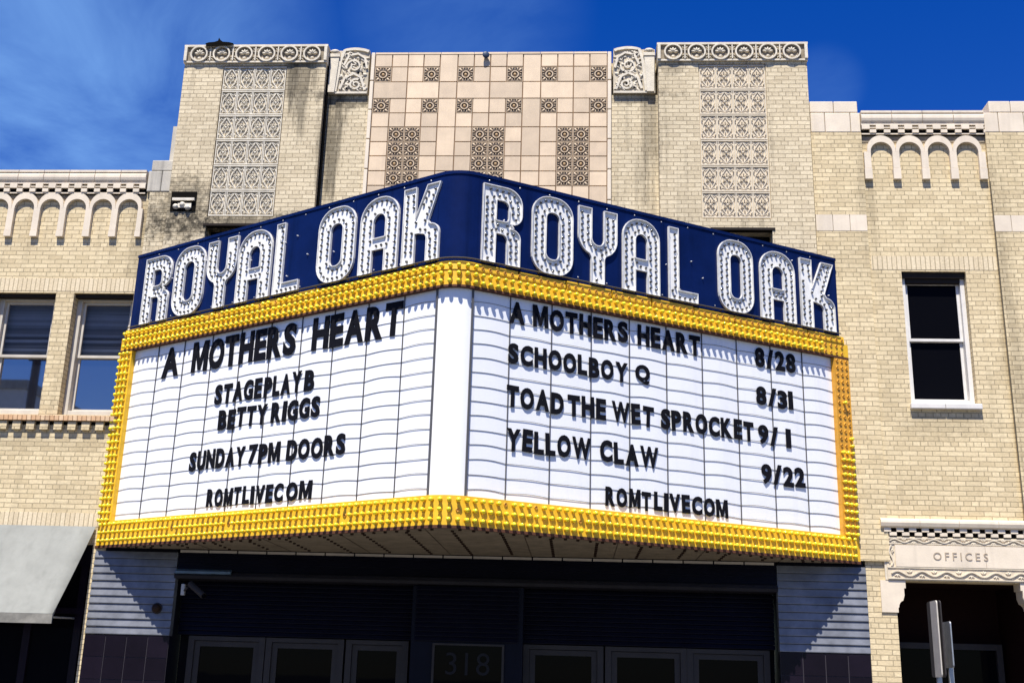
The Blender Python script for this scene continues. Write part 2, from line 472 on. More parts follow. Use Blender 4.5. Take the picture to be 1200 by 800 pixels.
    def mesh(s, name, mats, smooth=False):
        me = bpy.data.meshes.new(name)
        me.from_pydata(s.v, [], s.f)
        for m in (mats if isinstance(mats, (list, tuple)) else [mats]):
            me.materials.append(m)
        me.polygons.foreach_set('material_index', s.m)
        if smooth:
            me.polygons.foreach_set('use_smooth', [True] * len(s.f))
        me.update()
        import bmesh
        bm = bmesh.new(); bm.from_mesh(me)
        bmesh.ops.recalc_face_normals(bm, faces=bm.faces)
        bm.to_mesh(me); bm.free()
        return me
    def build(s, name, mats, parent=None, smooth=False, bevel=0):
        o = link(name, s.mesh(name, mats, smooth), parent)
        if bevel:
            md = o.modifiers.new('bevel', 'BEVEL'); md.width = bevel; md.segments = 2; md.limit_method = 'ANGLE'; md.angle_limit = R_(40)
        return o
def wloc(o):
    v = Vector((0, 0, 0))
    while o is not None:
        v = v + o.location; o = o.parent
    return v
def link(name, data, parent=None, at=(0, 0, 0)):
    o = bpy.data.objects.new(name, data)
    C.objects.link(o)
    if parent is not None:
        o.parent = parent
    o.location = Vector(at) - (wloc(parent) if parent is not None else Vector((0, 0, 0)))
    return o
def thing(name, label, cat, loc=(0, 0, 0), group=None):
    o = bpy.data.objects.new(name, None); C.objects.link(o)
    o.empty_display_size = 0.2; o.location = loc
    o['label'] = label; o['category'] = cat
    if group:
        o['group'] = group
    return o
def tag(o, label, cat, group=None):
    o['label'] = label; o['category'] = cat
    if group:
        o['group'] = group
    return o
def struct(o):
    o['kind'] = 'structure'; return o
def adj(X, Z, y):
    """slide a point measured on the wall plane y=0 to depth y along its line of sight"""
    k = (y - CAM.y) / (0 - CAM.y)
    return CAM.x + (X - CAM.x) * k, CAM.z + (Z - CAM.z) * k
def arcpts(cx, cz, r, a0, a1, n=8, rz=None):
    rz = r if rz is None else rz
    return [(cx + r * math.cos(R_(a0 + (a1 - a0) * i / n)), cz + rz * math.sin(R_(a0 + (a1 - a0) * i / n))) for i in range(n + 1)]

def wall(name, parent, mat, x0, x1, z0, z1, yf, yb, openings=(), depth=0.25, top=True):
    """a masonry block with real openings in its front face"""
    b = MB()
    xs = sorted(set([x0, x1] + [o[0] for o in openings] + [o[1] for o in openings]))
    zs = sorted(set([z0, z1] + [o[2] for o in openings] + [o[3] for o in openings]))
    for i in range(len(xs) - 1):
        for j in range(len(zs) - 1):
            cx, cz = (xs[i] + xs[i + 1]) / 2, (zs[j] + zs[j + 1]) / 2
            if any(o[0] < cx < o[1] and o[2] < cz < o[3] for o in openings):
                continue
            b.face([(xs[i], yf, zs[j]), (xs[i + 1], yf, zs[j]), (xs[i + 1], yf, zs[j + 1]), (xs[i], yf, zs[j + 1])])
    for (a, c, d, e) in openings:
        q = yf + depth
        b.face([(a, yf, d), (a, yf, e), (a, q, e), (a, q, d)])
        b.face([(c, yf, d), (c, q, d), (c, q, e), (c, yf, e)])
        b.face([(a, yf, e), (c, yf, e), (c, q, e), (a, q, e)])
        b.face([(a, yf, d), (a, q, d), (c, q, d), (c, yf, d)])
    b.face([(x0, yf, z0), (x0, yf, z1), (x0, yb, z1), (x0, yb, z0)])
    b.face([(x1, yf, z0), (x1, yb, z0), (x1, yb, z1), (x1, yf, z1)])
    b.face([(x0, yb, z0), (x0, yb, z1), (x1, yb, z1), (x1, yb, z0)])
    if top:
        b.face([(x0, yf, z1), (x1, yf, z1), (x1, yb, z1), (x0, yb, z1)])
    o = link(name, bpy.data.meshes.new(name), parent)
    me = o.data
    me.from_pydata(b.v, [], b.f); me.materials.append(mat); me.update()
    return o

# ------------------------------------------------------------------ ground
b = MB(); b.box(-400, 400, -400, 400, -0.6, -0.17)
struct(b.build('ground', m_asph))
b = MB(); b.box(-60, 60, -17.5, -4.45, -0.30, -0.15)
struct(b.build('road', m_asph))
b = MB()
for i in range(-10, 11):
    b.box(i * 6 - 1.5, i * 6 + 1.5, -11.0, -10.88, -0.149, -0.146)
struct(b.build('road_marking', m_paint))
b = MB()
for i in range(-20, 20):
    for j in range(3):
        b.box(i * 1.5 + 0.006, i * 1.5 + 1.494, -4.25 + j * 1.42 + 0.006, -4.25 + j * 1.42 + 1.414, -0.3, 0.0)
struct(b.build('sidewalk', m_conc))
b = MB(); b.box(-60, 60, -4.45, -4.262, -0.3, -0.004)
struct(b.build('kerb', m_conc))
b = MB(); b.box(-60, 60, -21.8, -17.5, -0.3, -0.02)
struct(b.build('far_sidewalk', m_conc))

# ------------------------------------------------------------------ arcade cornice (used on both wings)
def arcade(parent, xs, x0, x1, ztop, zcb, zdt, zdb, zcrown, zpier, zcorb, piers, pitch):
    # coping: rounded roll with a drip, cut into lengths
    b = MB()
    n = max(1, round((x1 - x0) / (pitch * 1.0)))
    L = (x1 - x0) / n
    for i in range(n):
        a, c = x0 + i * L + 0.004, x0 + (i + 1) * L - 0.004
        b.prism_x([(0.3, ztop), (-0.085, ztop), (-0.085, ztop - 0.034), (-0.062, ztop - 0.04), (-0.09, ztop - 0.075), (-0.092, zcb + 0.07), (-0.082, zcb + 0.03), (-0.062, zcb), (0.3, zcb)], a, c)
    b.build('coping', m_tc, parent)
    # chequer of dentils
    b = MB()
    zm = (zdt + zdb) / 2 - 0.01
    b.box(x0, x1, -0.035, 0.1, zdb - 0.03, zcb - 0.002, 1)  # black backing darkens the gaps between dentils
    b.box(x0, x1, -0.062, -0.034, zdt, zcb - 0.003, 0)
    p = pitch / 2; k = 0; x = xs
    while x < x1:
        a, c = max(x, x0), min(x + p * 0.55, x1)
        if c > a:
            b.box(a, c, -0.075, -0.03, zm + 0.004, zdt - 0.001, 0)
        a, c = max(x + p * 0.55, x0), min(x + p, x1)
        if c > a:
            b.box(a, c, -0.062, -0.03, zm + 0.026, zm + 0.042, 0)
            b.box(a, c, -0.07, -0.03, zdb, zm, 0)
        x += p
    b.box(x0, x1, -0.052, -0.03, zdb - 0.022, zdb - 0.004, 0)
    b.build('dentil_course', [m_tc, m_soot_shade], parent)
    # archivolts on little piers and corbels
    w = 0.098; yf = -0.056
    b = MB()
    r2 = pitch / 2; r1 = pitch / 2 - w / 2; th = 0.105
    zc = zcrown - r1 - th
    for i in range(len(piers) - 1):
        cx = (piers[i] + piers[i + 1]) / 2; n = 20; base = len(b.v)
        for k in range(n + 1):
            q = math.pi * k / n; co, si = math.cos(q), math.sin(q)
            xi_, zi_ = cx + r1 * co, zc + r1 * si
            xo_, zo_ = cx + (r2 - 0.001) * co, zc + (r1 + th) * (si ** 0.8 if si > 0 else 0)
            b.v += [(xi_, yf, zi_), (xo_, yf, zo_), (xi_, 0.0, zi_), (xo_, 0.0, zo_)]
        for k in range(n):
            a_, c_ = base + 4 * k, base + 4 * k + 4
            for q in ((a_, a_ + 1, c_ + 1, c_), (a_ + 2, a_, c_, c_ + 2), (a_ + 1, a_ + 3, c_ + 3, c_ + 1)):
                b.f.append(q); b.m.append(0)
    for px in piers:
        a, c = max(px - w / 2, x0), min(px + w / 2, x1)
        b.box(a, c, yf - 0.002, 0.0, zpier, zc - 0.002)
        b.box(a - 0.005, c + 0.005, yf - 0.006, 0.0, zcorb + 0.005, zpier - 0.004)
    b.build('arcade', m_tc, parent)
    b = MB(); b.box(x0, x1, -0.01, 0.05, zcrown - 0.09, zdb - 0.031)  # dark strip painting the shadow between the arch crowns
    b.build('spandrel_shade_strip', m_orn_bed, parent)

# ------------------------------------------------------------------ sash window
def sash_window(parent, x0, x1, z0, z1, yf, zmeet, fw, mat, upper, lower, blinds=False, steps=True):
    b = MB()
    y = yf + 0.03
    b.box(x0, x0 + fw, y, y + 0.2, z0, z1); b.box(x1 - fw, x1, y, y + 0.2, z0, z1)
    b.box(x0 + fw, x1 - fw, y + 0.003, y + 0.2, z1 - fw, z1); b.box(x0 + fw, x1 - fw, y + 0.003, y + 0.2, z0, z0 + fw * 1.2)
    win = b.build('window', mat, parent, bevel=0.006)
    sw = 0.042
    for nm, (a, c, yo) in (('upper_sash', (zmeet - 0.02, z1 - fw, 0.06)), ('lower_sash', (z0 + fw * 1.2, zmeet + 0.02, 0.10))):
        b = MB(); X0, X1 = x0 + fw, x1 - fw
        b.box(X0, X0 + sw, y + yo, y + yo + 0.035, a, c); b.box(X1 - sw, X1, y + yo, y + yo + 0.035, a, c)
        b.box(X0 + sw, X1 - sw, y + yo, y + yo + 0.035, a, a + sw); b.box(X0 + sw, X1 - sw, y + yo, y + yo + 0.035, c - sw, c)
        b.build('sash', mat, win, bevel=0.004)
        b = MB(); b.box(X0 + sw * 0.8, X1 - sw * 0.8, y + yo + 0.014, y + yo + 0.020, a + sw * 0.8, c - sw * 0.8)
        b.build('pane', upper if nm == 'upper_sash' else lower, win)
    if blinds:
        b = MB(); z = z1 - fw - 0.02
        while z > z0 + fw * 1.2 + 0.05:
            tl = random.uniform(-0.006, 0.006)
            b.face([(x0 + fw, y + 0.165, z), (x1 - fw, y + 0.165, z + tl), (x1 - fw, y + 0.185, z - 0.04 + tl), (x0 + fw, y + 0.185, z - 0.04)])
            z -= 0.045
        b.build('blind', m_blind, win)
    b = MB(); b.box(x0, x1, y + 0.205, y + 0.8, z0, z1)
    b.build('room_behind', m_dark, win)
    return win

# ================================================================== LEFT WING
bl = thing('brick_building', 'lower cream brick building left of the theatre, arcaded cornice above two sash windows', 'building', (-8.5, 0, 0), 'cream brick buildings flanking the theatre')
LX0, LX1 = -12.0, -5.118
wins = [(-6.087, -5.181), (-7.282, -6.362), (-8.48, -7.56), (-9.68, -8.76)]
ops = [(a, c, 5.135, 6.985) for a, c in wins] + [(-11.6, -5.30, 0.0, 3.30)]
wall('wall', bl, m_brick_l, LX0, LX1, 0.0, 8.6, 0.0, 12.0, ops)
b = MB(); b.box(LX0, LX1 - 0.002, 0.02, 12, 8.602, 8.74); b.build('parapet', m_brick_l, bl)
piers = [-5.216 - 0.404 * i for i in range(17)]
arcade(bl, -11.95, LX0, -5.19, 8.942, 8.75, 8.722, 8.588, 8.58, 7.965, 7.86, sorted(piers), 0.404)
b = MB(); b.box(LX0, LX1 - 0.01, -0.004, 0.05, 7.012, 7.214); b.build('soldier_course', m_sold, bl)
for a, c in wins:
    sash_window(bl, a, c, 5.14, 6.98, 0.12, 6.06, 0.075, m_frame, m_glass_blind, m_glass_mirror, blinds=True)
    b = MB(); b.box(a + 0.002, c - 0.002, 0.05, 0.2, 6.93, 6.984); b.build('lintel', m_lintel, bl)  # black-brown colour includes the shade of the window head
b = MB(); b.prism_x([(0.1, 5.128), (-0.075, 5.108), (-0.085, 5.035), (0.1, 5.03)], LX0, -5.16)
b.build('sill_course', m_rowlock, bl)
b = MB(); x = -5.27
while x > LX0:
    b.box(x, x + 0.118, -0.06, 0.0, 4.905, 5.022); x -= 0.203
b.build('dentil_course', m_brick_l, bl)
b = MB(); b.box(LX0, LX1 - 0.005, -0.012, 0.02, 4.985, 5.028); b.build('sill_shade_strip', m_soot_shade, bl)  # black strip painting the shade under the sill course
b = MB(); b.box(LX0, LX1 - 0.004, -0.004, 0.05, 3.545, 3.733); b.build('soldier_course', m_sold, bl)
# shopfront under the awning
b = MB()
for xm in (-6.10, -5.40, -7.35, -8.6, -9.85, -11.1):
    b.box(xm - 0.05, xm + 0.05, 0.06, 0.16, 0.5, 3.0)
b.box(-11.6, -5.3, 0.05, 0.17, 2.36, 2.44); b.box(-11.6, -5.3, 0.05, 0.17, 3.0, 3.3); b.box(-11.6, -5.3, 0.05, 0.2, 0.0, 0.5)
sf = b.build('shopfront', m_ptile, bl)
b = MB(); b.box(-11.6, -5.3, 0.10, 0.106, 0.5, 3.0); b.build('pane', m_glass, sf)
b = MB(); b.box(-11.6, -5.3, 0.2, 0.9, 0.0, 3.3); b.build('shop_interior', m_dark, sf)

# awning
aw = thing('awning', 'grey canvas awning sloping out over the shopfront at far left', 'awning', (-8.3, 0, 2.3))
ax0, ax1 = -11.4, -5.29
b = MB()
nx = 24
top = []
for i in range(nx + 1):
    x = ax0 + (ax1 - ax0) * i / nx
    for j in range(7):
        t = j / 6
        sag = -0.035 * math.sin(math.pi * t) * (0.6 + 0.4 * abs(math.sin(i * 1.7)))
        b.v.append((x - (0.13 * t if i == nx else 0.0), -0.02 - 0.68 * t, 3.545 - 1.22 * t + sag))
for i in range(nx):
    for j in range(6):
        k = i * 7 + j
        b.f.append((k, k + 7, k + 8, k + 1)); b.m.append(0)
n0 = len(b.v)
b.v += [(x, y, z - 0.012) for x, y, z in b.v[:n0]]
b.f += [tuple(n0 + k for k in reversed(f)) for f in b.f[:]]; b.m += b.m[:]
for j in range(6):
    for base in (0, nx * 7):
        b.f.append((base + j, base + j + 1, n0 + base + j + 1, n0 + base + j)); b.m.append(0)
b.build('canvas', m_awn, aw, smooth=True)
b = MB()
for i in range(nx):
    xe = ax1 - 0.13
    x = ax0 + (xe - ax0) * i / nx; x2 = ax0 + (xe - ax0) * (i + 1) / nx
    w1 = 0.008 * math.sin(i * 2.1); w2 = 0.008 * math.sin((i + 1) * 2.1)
    b.face([(x, -0.705 + w1, 2.20), (x2, -0.705 + w2, 2.20), (x2, -0.7, 2.322), (x, -0.7, 2.322)])
    b.face([(x, -0.685 + w1, 2.20), (x, -0.682, 2.318), (x2, -0.682, 2.318), (x2, -0.685 + w2, 2.20)])
b.build('valance', m_awnv, aw)
b = MB()
for x in (ax0 + 0.03, -8.3, ax1 - 0.15):
    b.tube([(x, 0.0, 3.45), (x, -0.67, 2.28)], 0.014, 6)
    b.tube([(x, 0.0, 2.30), (x, -0.67, 2.28)], 0.014, 6)
b.tube([(ax0, -0.67, 2.285), (ax1 - 0.135, -0.67, 2.285)], 0.016, 6)
b.build('frame', m_galv, aw)

# ================================================================== RIGHT WING
br = thing('brick_building', 'cream brick building right of the theatre, single dark sash window above an OFFICES doorway', 'building', (8.5, 0, 0), 'cream brick buildings flanking the theatre')
RX0, RX1 = 4.835, 12.5
ops = [(6.018, 6.92, 5.455, 7.415), (5.63, 7.37, 0.0, 3.05)]
wall('wall', br, m_brick_r, 5.255, RX1, 0.0, 9.57, 0.0, 12.0, ops)
b = MB(); b.box(RX0 + 0.002, RX1, 0.02, 12, 9.573, 9.72); b.build('parapet', m_brick_r, br)
arcade(br, 5.58, 5.575, 7.372, 9.93, 9.735, 9.703, 9.577, 9.535, 9.01, 8.83, [5.64 + 0.414 * i for i in range(5)], 0.414)
# pilasters with block caps
for (a, c) in ((4.835, 5.572), (7.375, 8.10)):
    b = MB()
    z0_ = 3.3 if a < 5 else 3.9
    b.box(a, c, -0.045, -0.001, z0_, 8.010)
    b.box(a, c, -0.045, -0.001, 8.272, 9.588)
    b.build('pilaster', m_brick_r, br)
    b = MB()
    n = 3; L = (c - a) / n
    for i in range(n):
        b.box(a + i * L + 0.003, a + (i + 1) * L - 0.003, -0.048, 0.0, 8.014, 8.268)
    b.build('stone_band', m_tc, br, bevel=0.004)
    b = MB()
    cuts = (0.0, 0.29, 0.80, 1.0)
    for i in range(3):
        b.box(a + (c - a) * cuts[i] + 0.003, a + (c - a) * cuts[i + 1] - 0.003, -0.05, 0.3, 9.592, 9.912)
    e = 0.035 if a < 5 else 0.06
    xa, xc = (a, c - 0.03) if a < 5 else (a + 0.09, c)
    b.box(xa + 0.002, (xa + xc) / 2 - 0.003, -0.046, 0.3, 9.918, 10.105); b.box((xa + xc) / 2 + 0.003, xc - 0.002, -0.046, 0.3, 9.918, 10.105)
    b.build('pilaster_cap', m_tc, br, bevel=0.012)
b = MB(); b.box(8.105, RX1, -0.02, 0.2, 9.6, 9.93); b.build('coping', m_tc, br)
b = MB(); b.box(5.60, 7.37, -0.004, 0.05, 7.44, 7.648); b.build('soldier_course', m_sold, br)
b = MB(); b.tube([(7.373, -0.05, 8.8), (7.376, -0.05, 3.95)], 0.008, 5); b.build('conduit', m_seam, br)
sash_window(br, 6.022, 6.916, 5.46, 7.36, 0.055, 6.43, 0.062, m_framew, m_glass, m_glass)
b = MB(); b.box(6.02, 6.918, 0.04, 0.2, 7.33, 7.414); b.box(6.085, 6.853, 0.075, 0.2, 7.262, 7.329); b.build('lintel', m_lintel, br)  # lintel coloured black-brown to carry the shade of the recessed head
b = MB(); b.box(5.995, 6.46, -0.07, 0.05, 5.385, 5.462); b.box(6.464, 6.96, -0.07, 0.05, 5.385, 5.462); b.build('sill', m_framew, br, bevel=0.01)
# offices doorway
b = MB()
for i in range(4):
    a = 5.47 + 0.515 * i
    b.prism_x([(0.05, 3.865), (-0.07, 3.865), (-0.092, 3.845), (-0.098, 3.81), (-0.085, 3.765), (-0.06, 3.745), (0.05, 3.745)], a + 0.002, a + 0.513)
b.build('door_cornice', m_tc, br, smooth=False)
b = MB()
b.box(5.50, 7.50, -0.025, 0.03, 3.63, 3.744, 1)  # black backing darkens the dentil gaps
x = 5.515
while x < 7.49:
    b.box(x, min(x + 0.092, 7.498), -0.058, -0.02, 3.692, 3.742); b.box(min(x + 0.072, 7.49), min(x + 0.166, 7.498), -0.052, -0.02, 3.642, 3.688); x += 0.166
b.build('dentil_course', [m_tc, m_soot_shade], br)
b = MB()
b.box(5.53, 7.47, -0.03, 0.03, 3.06, 3.63, 1)
ob = (0.03)
b.box(5.645, 6.82, -0.045, -0.029, 3.235, 3.52, 0)
b.box(6.824, 7.355, -0.045, -0.029, 3.235, 3.52, 0)
# carved border: vine scrolls
def vine(x0, x1, z, amp, yf, yb, horiz=True, step=0.13):
    n = int(abs(x1 - x0) / 0.012); pts = []
    for i in range(n + 1):
        t = x0 + (x1 - x0) * i / n; o = amp * math.sin((t - x0) / step * math.pi)
        pts.append((t, z + o) if horiz else (z + o, t))
    b.ribbon(pts, 0.013, yf, yb, mi=2)
    k = 0; t = x0 + step / 2
    while t < x1 - step / 4:
        sgn = 1 if k % 2 == 0 else -1
        cz_ = z - sgn * amp * 0.35
        for ang in (40, 95, 150):
            aa = R_(ang if sgn < 0 else -ang)
            px, pz = t + 0.022 * math.cos(aa), cz_ + 0.022 * math.sin(aa)
            if horiz:
                b.dome(px, pz, 0.027, 0.011, aa, yb, 0.016, n=7, mi=2); b.dome(t + step * 0.5, z, 0.016, 0.010, aa, yb, 0.018, n=7, mi=2)
            else:
                b.dome(pz - cz_ + z - sgn * amp * 0.35, px, 0.009, 0.02, -aa, yb, 0.016, n=7, mi=2)
        t += step; k += 1
vine(5.58, 7.43, 3.575, 0.022, -0.05, -0.028)
vine(5.58, 7.43, 3.145, 0.030, -0.05, -0.028, step=0.16)
vine(3.24, 3.52, 5.588, 0.022, -0.05, -0.028, horiz=False)
vine(3.24, 3.52, 7.412, 0.022, -0.05, -0.028, horiz=False)
for zz in (3.61, 3.537, 3.222, 3.078):
    b.box(5.535, 7.465, -0.042, -0.029, zz - 0.006, zz + 0.006, 2)
b.box(5.50, 5.529, -0.025, 0.02, 3.06, 3.629, 2); b.box(7.471, 7.50, -0.025, 0.02, 3.06, 3.629, 2)
dl = b.build('door_lintel', [m_tc, m_rel_bed_r, m_rel_r], br)
def jamb(sg):
    cx = 6.5
    poly = [(5.43, 2.64), (5.645, 2.64), (5.645, 2.70), (5.655, 2.705)] + [(5.725 - 0.07 * math.cos(R_(a)), 2.705 + 0.09 * math.sin(R_(a))) for a in (20, 40, 60, 80)] + [(5.735, 2.86), (5.735, 2.955), (5.758, 2.955), (5.758, 3.054), (5.43, 3.054)]
    poly = [(x, z) for x, z in poly]
    if sg > 0:
        poly = [(2 * cx - x, z) for x, z in reversed(poly)]
    b = MB(); b.prism_y(poly, -0.02, 0.22)
    b.build('corbel_block', m_tc, br)
jamb(-1); jamb(1)
b = MB()
b.box(5.62, 7.38, 1.25, 1.3, 0, 3.05); b.box(5.60, 5.629, 0.25, 1.3, 0, 3.05); b.box(7.371, 7.40, 0.25, 1.3, 0, 3.05); b.box(5.62, 7.38, 0.25, 1.3, 3.05, 3.1)
b.build('vestibule', plain('vestibule_maroon', (0.018, 0.007, 0.006), 0.8, spec=0.05), br)
b = MB(); b.box(5.70, 5.78, 1.0, 1.1, 0, 2.3); b.box(7.22, 7.30, 1.0, 1.1, 0, 2.3); b.box(5.78, 7.22, 1.003, 1.1, 2.22, 2.3)
dr = b.build('entrance_door', m_alu, br)
b = MB(); b.box(5.78, 7.22, 1.05, 1.056, 0.02, 2.22); b.build('pane', m_glass, dr)

# ------------------------------------------------------------------ lettering meshes
_tc = {}
def text_mesh(ch, depth, bold, name, mat):
    """one glyph, normalised to x in 0..w, z in 0..1, front towards -y; returns mesh and its width/height ratio"""
    key = (ch, depth, bold, name)
    if key in _tc:
        return _tc[key]
    if ch == 'M' and name == 'sign_letter':
        b = MB()
        b.prism_y([(x * 0.98, z) for x, z in ((0, 0), (0.235, 0), (0.235, 0.60), (0.425, 0.06), (0.575, 0.06), (0.765, 0.60), (0.765, 0), (1, 0), (1, 1), (0.715, 1), (0.5, 0.40), (0.285, 1), (0, 1))], -depth, 0.0)
        _tc[key] = (b.mesh(name, mat), 0.98)
        return _tc[key]
    cu = bpy.data.curves.new('glyph', 'FONT')
    cu.body = ch; cu.offset = bold; cu.resolution_u = 4
    o = bpy.data.objects.new('glyph', cu); C.objects.link(o)
    dg = bpy.context.evaluated_depsgraph_get(); dg.update()
    me = bpy.data.meshes.new_from_object(o.evaluated_get(dg))
    bpy.data.objects.remove(o); bpy.data.curves.remove(cu)
    vs = [v.co.copy() for v in me.vertices]
    fs = [tuple(p.vertices) for p in me.polygons]
    x0 = min(v.x for v in vs); x1 = max(v.x for v in vs); y0 = min(v.y for v in vs); y1 = max(v.y for v in vs)
    h = y1 - y0
    # merge doubles
    import bmesh
    bm = bmesh.new()
    mp2 = {}
    nv = []
    for v in vs:
        k = (round(v.x, 5), round(v.y, 5))
        if k not in mp2:
            mp2[k] = bm.verts.new(((v.x - x0) / h, -depth, (v.y - y0) / h))
        nv.append(mp2[k])
    for f in fs:
        q = [nv[i] for i in f]
        if len(set(q)) >= 3:
            try:
                bm.faces.new(q)
            except ValueError:
                pass
    ge = bmesh.ops.extrude_face_region(bm, geom=bm.faces[:])
    bmesh.ops.translate(bm, verts=[e for e in ge['geom'] if isinstance(e, bmesh.types.BMVert)], vec=(0, depth, 0))
    bmesh.ops.recalc_face_normals(bm, faces=bm.faces)
    m2 = bpy.data.meshes.new(name); bm.to_mesh(m2); bm.free()
    m2.materials.append(mat)
    bpy.data.meshes.remove(me)
    _tc[key] = (m2, (x1 - x0) / h)
    return _tc[key]
# OFFICES carved over the doorway
def carve(word, x0, x1, z0, z1, y, mat, parent, bold=0.0, gap=0.35, depth=0.006):
    ms = [text_mesh(c, depth, bold, 'numeral' if c.isdigit() else 'carved_letter', mat) for c in word]
    h = z1 - z0
    tot = sum(max(m[1], 0.12) for m in ms); g = ((x1 - x0) - tot * h) / max(1, len(word) - 1)
    x = x0
    for m in ms:
        o = link(m[0].name.split('.')[0], m[0], parent, (x, y, z0)); o.scale = (h, 1, h)
        x += max(m[1], 0.12) * h + g
carve('OFFICES', 6.14, 6.85, 3.33, 3.43, -0.0455, plain('carved_shadow', (0.36, 0.29, 0.21), 0.8), dl)

# ================================================================== THEATRE
th = thing('theatre_building', 'tall cream brick theatre front with two ornamented towers behind the marquee', 'building', (0, 0, 0))
YT, YC = -0.12, 0.08
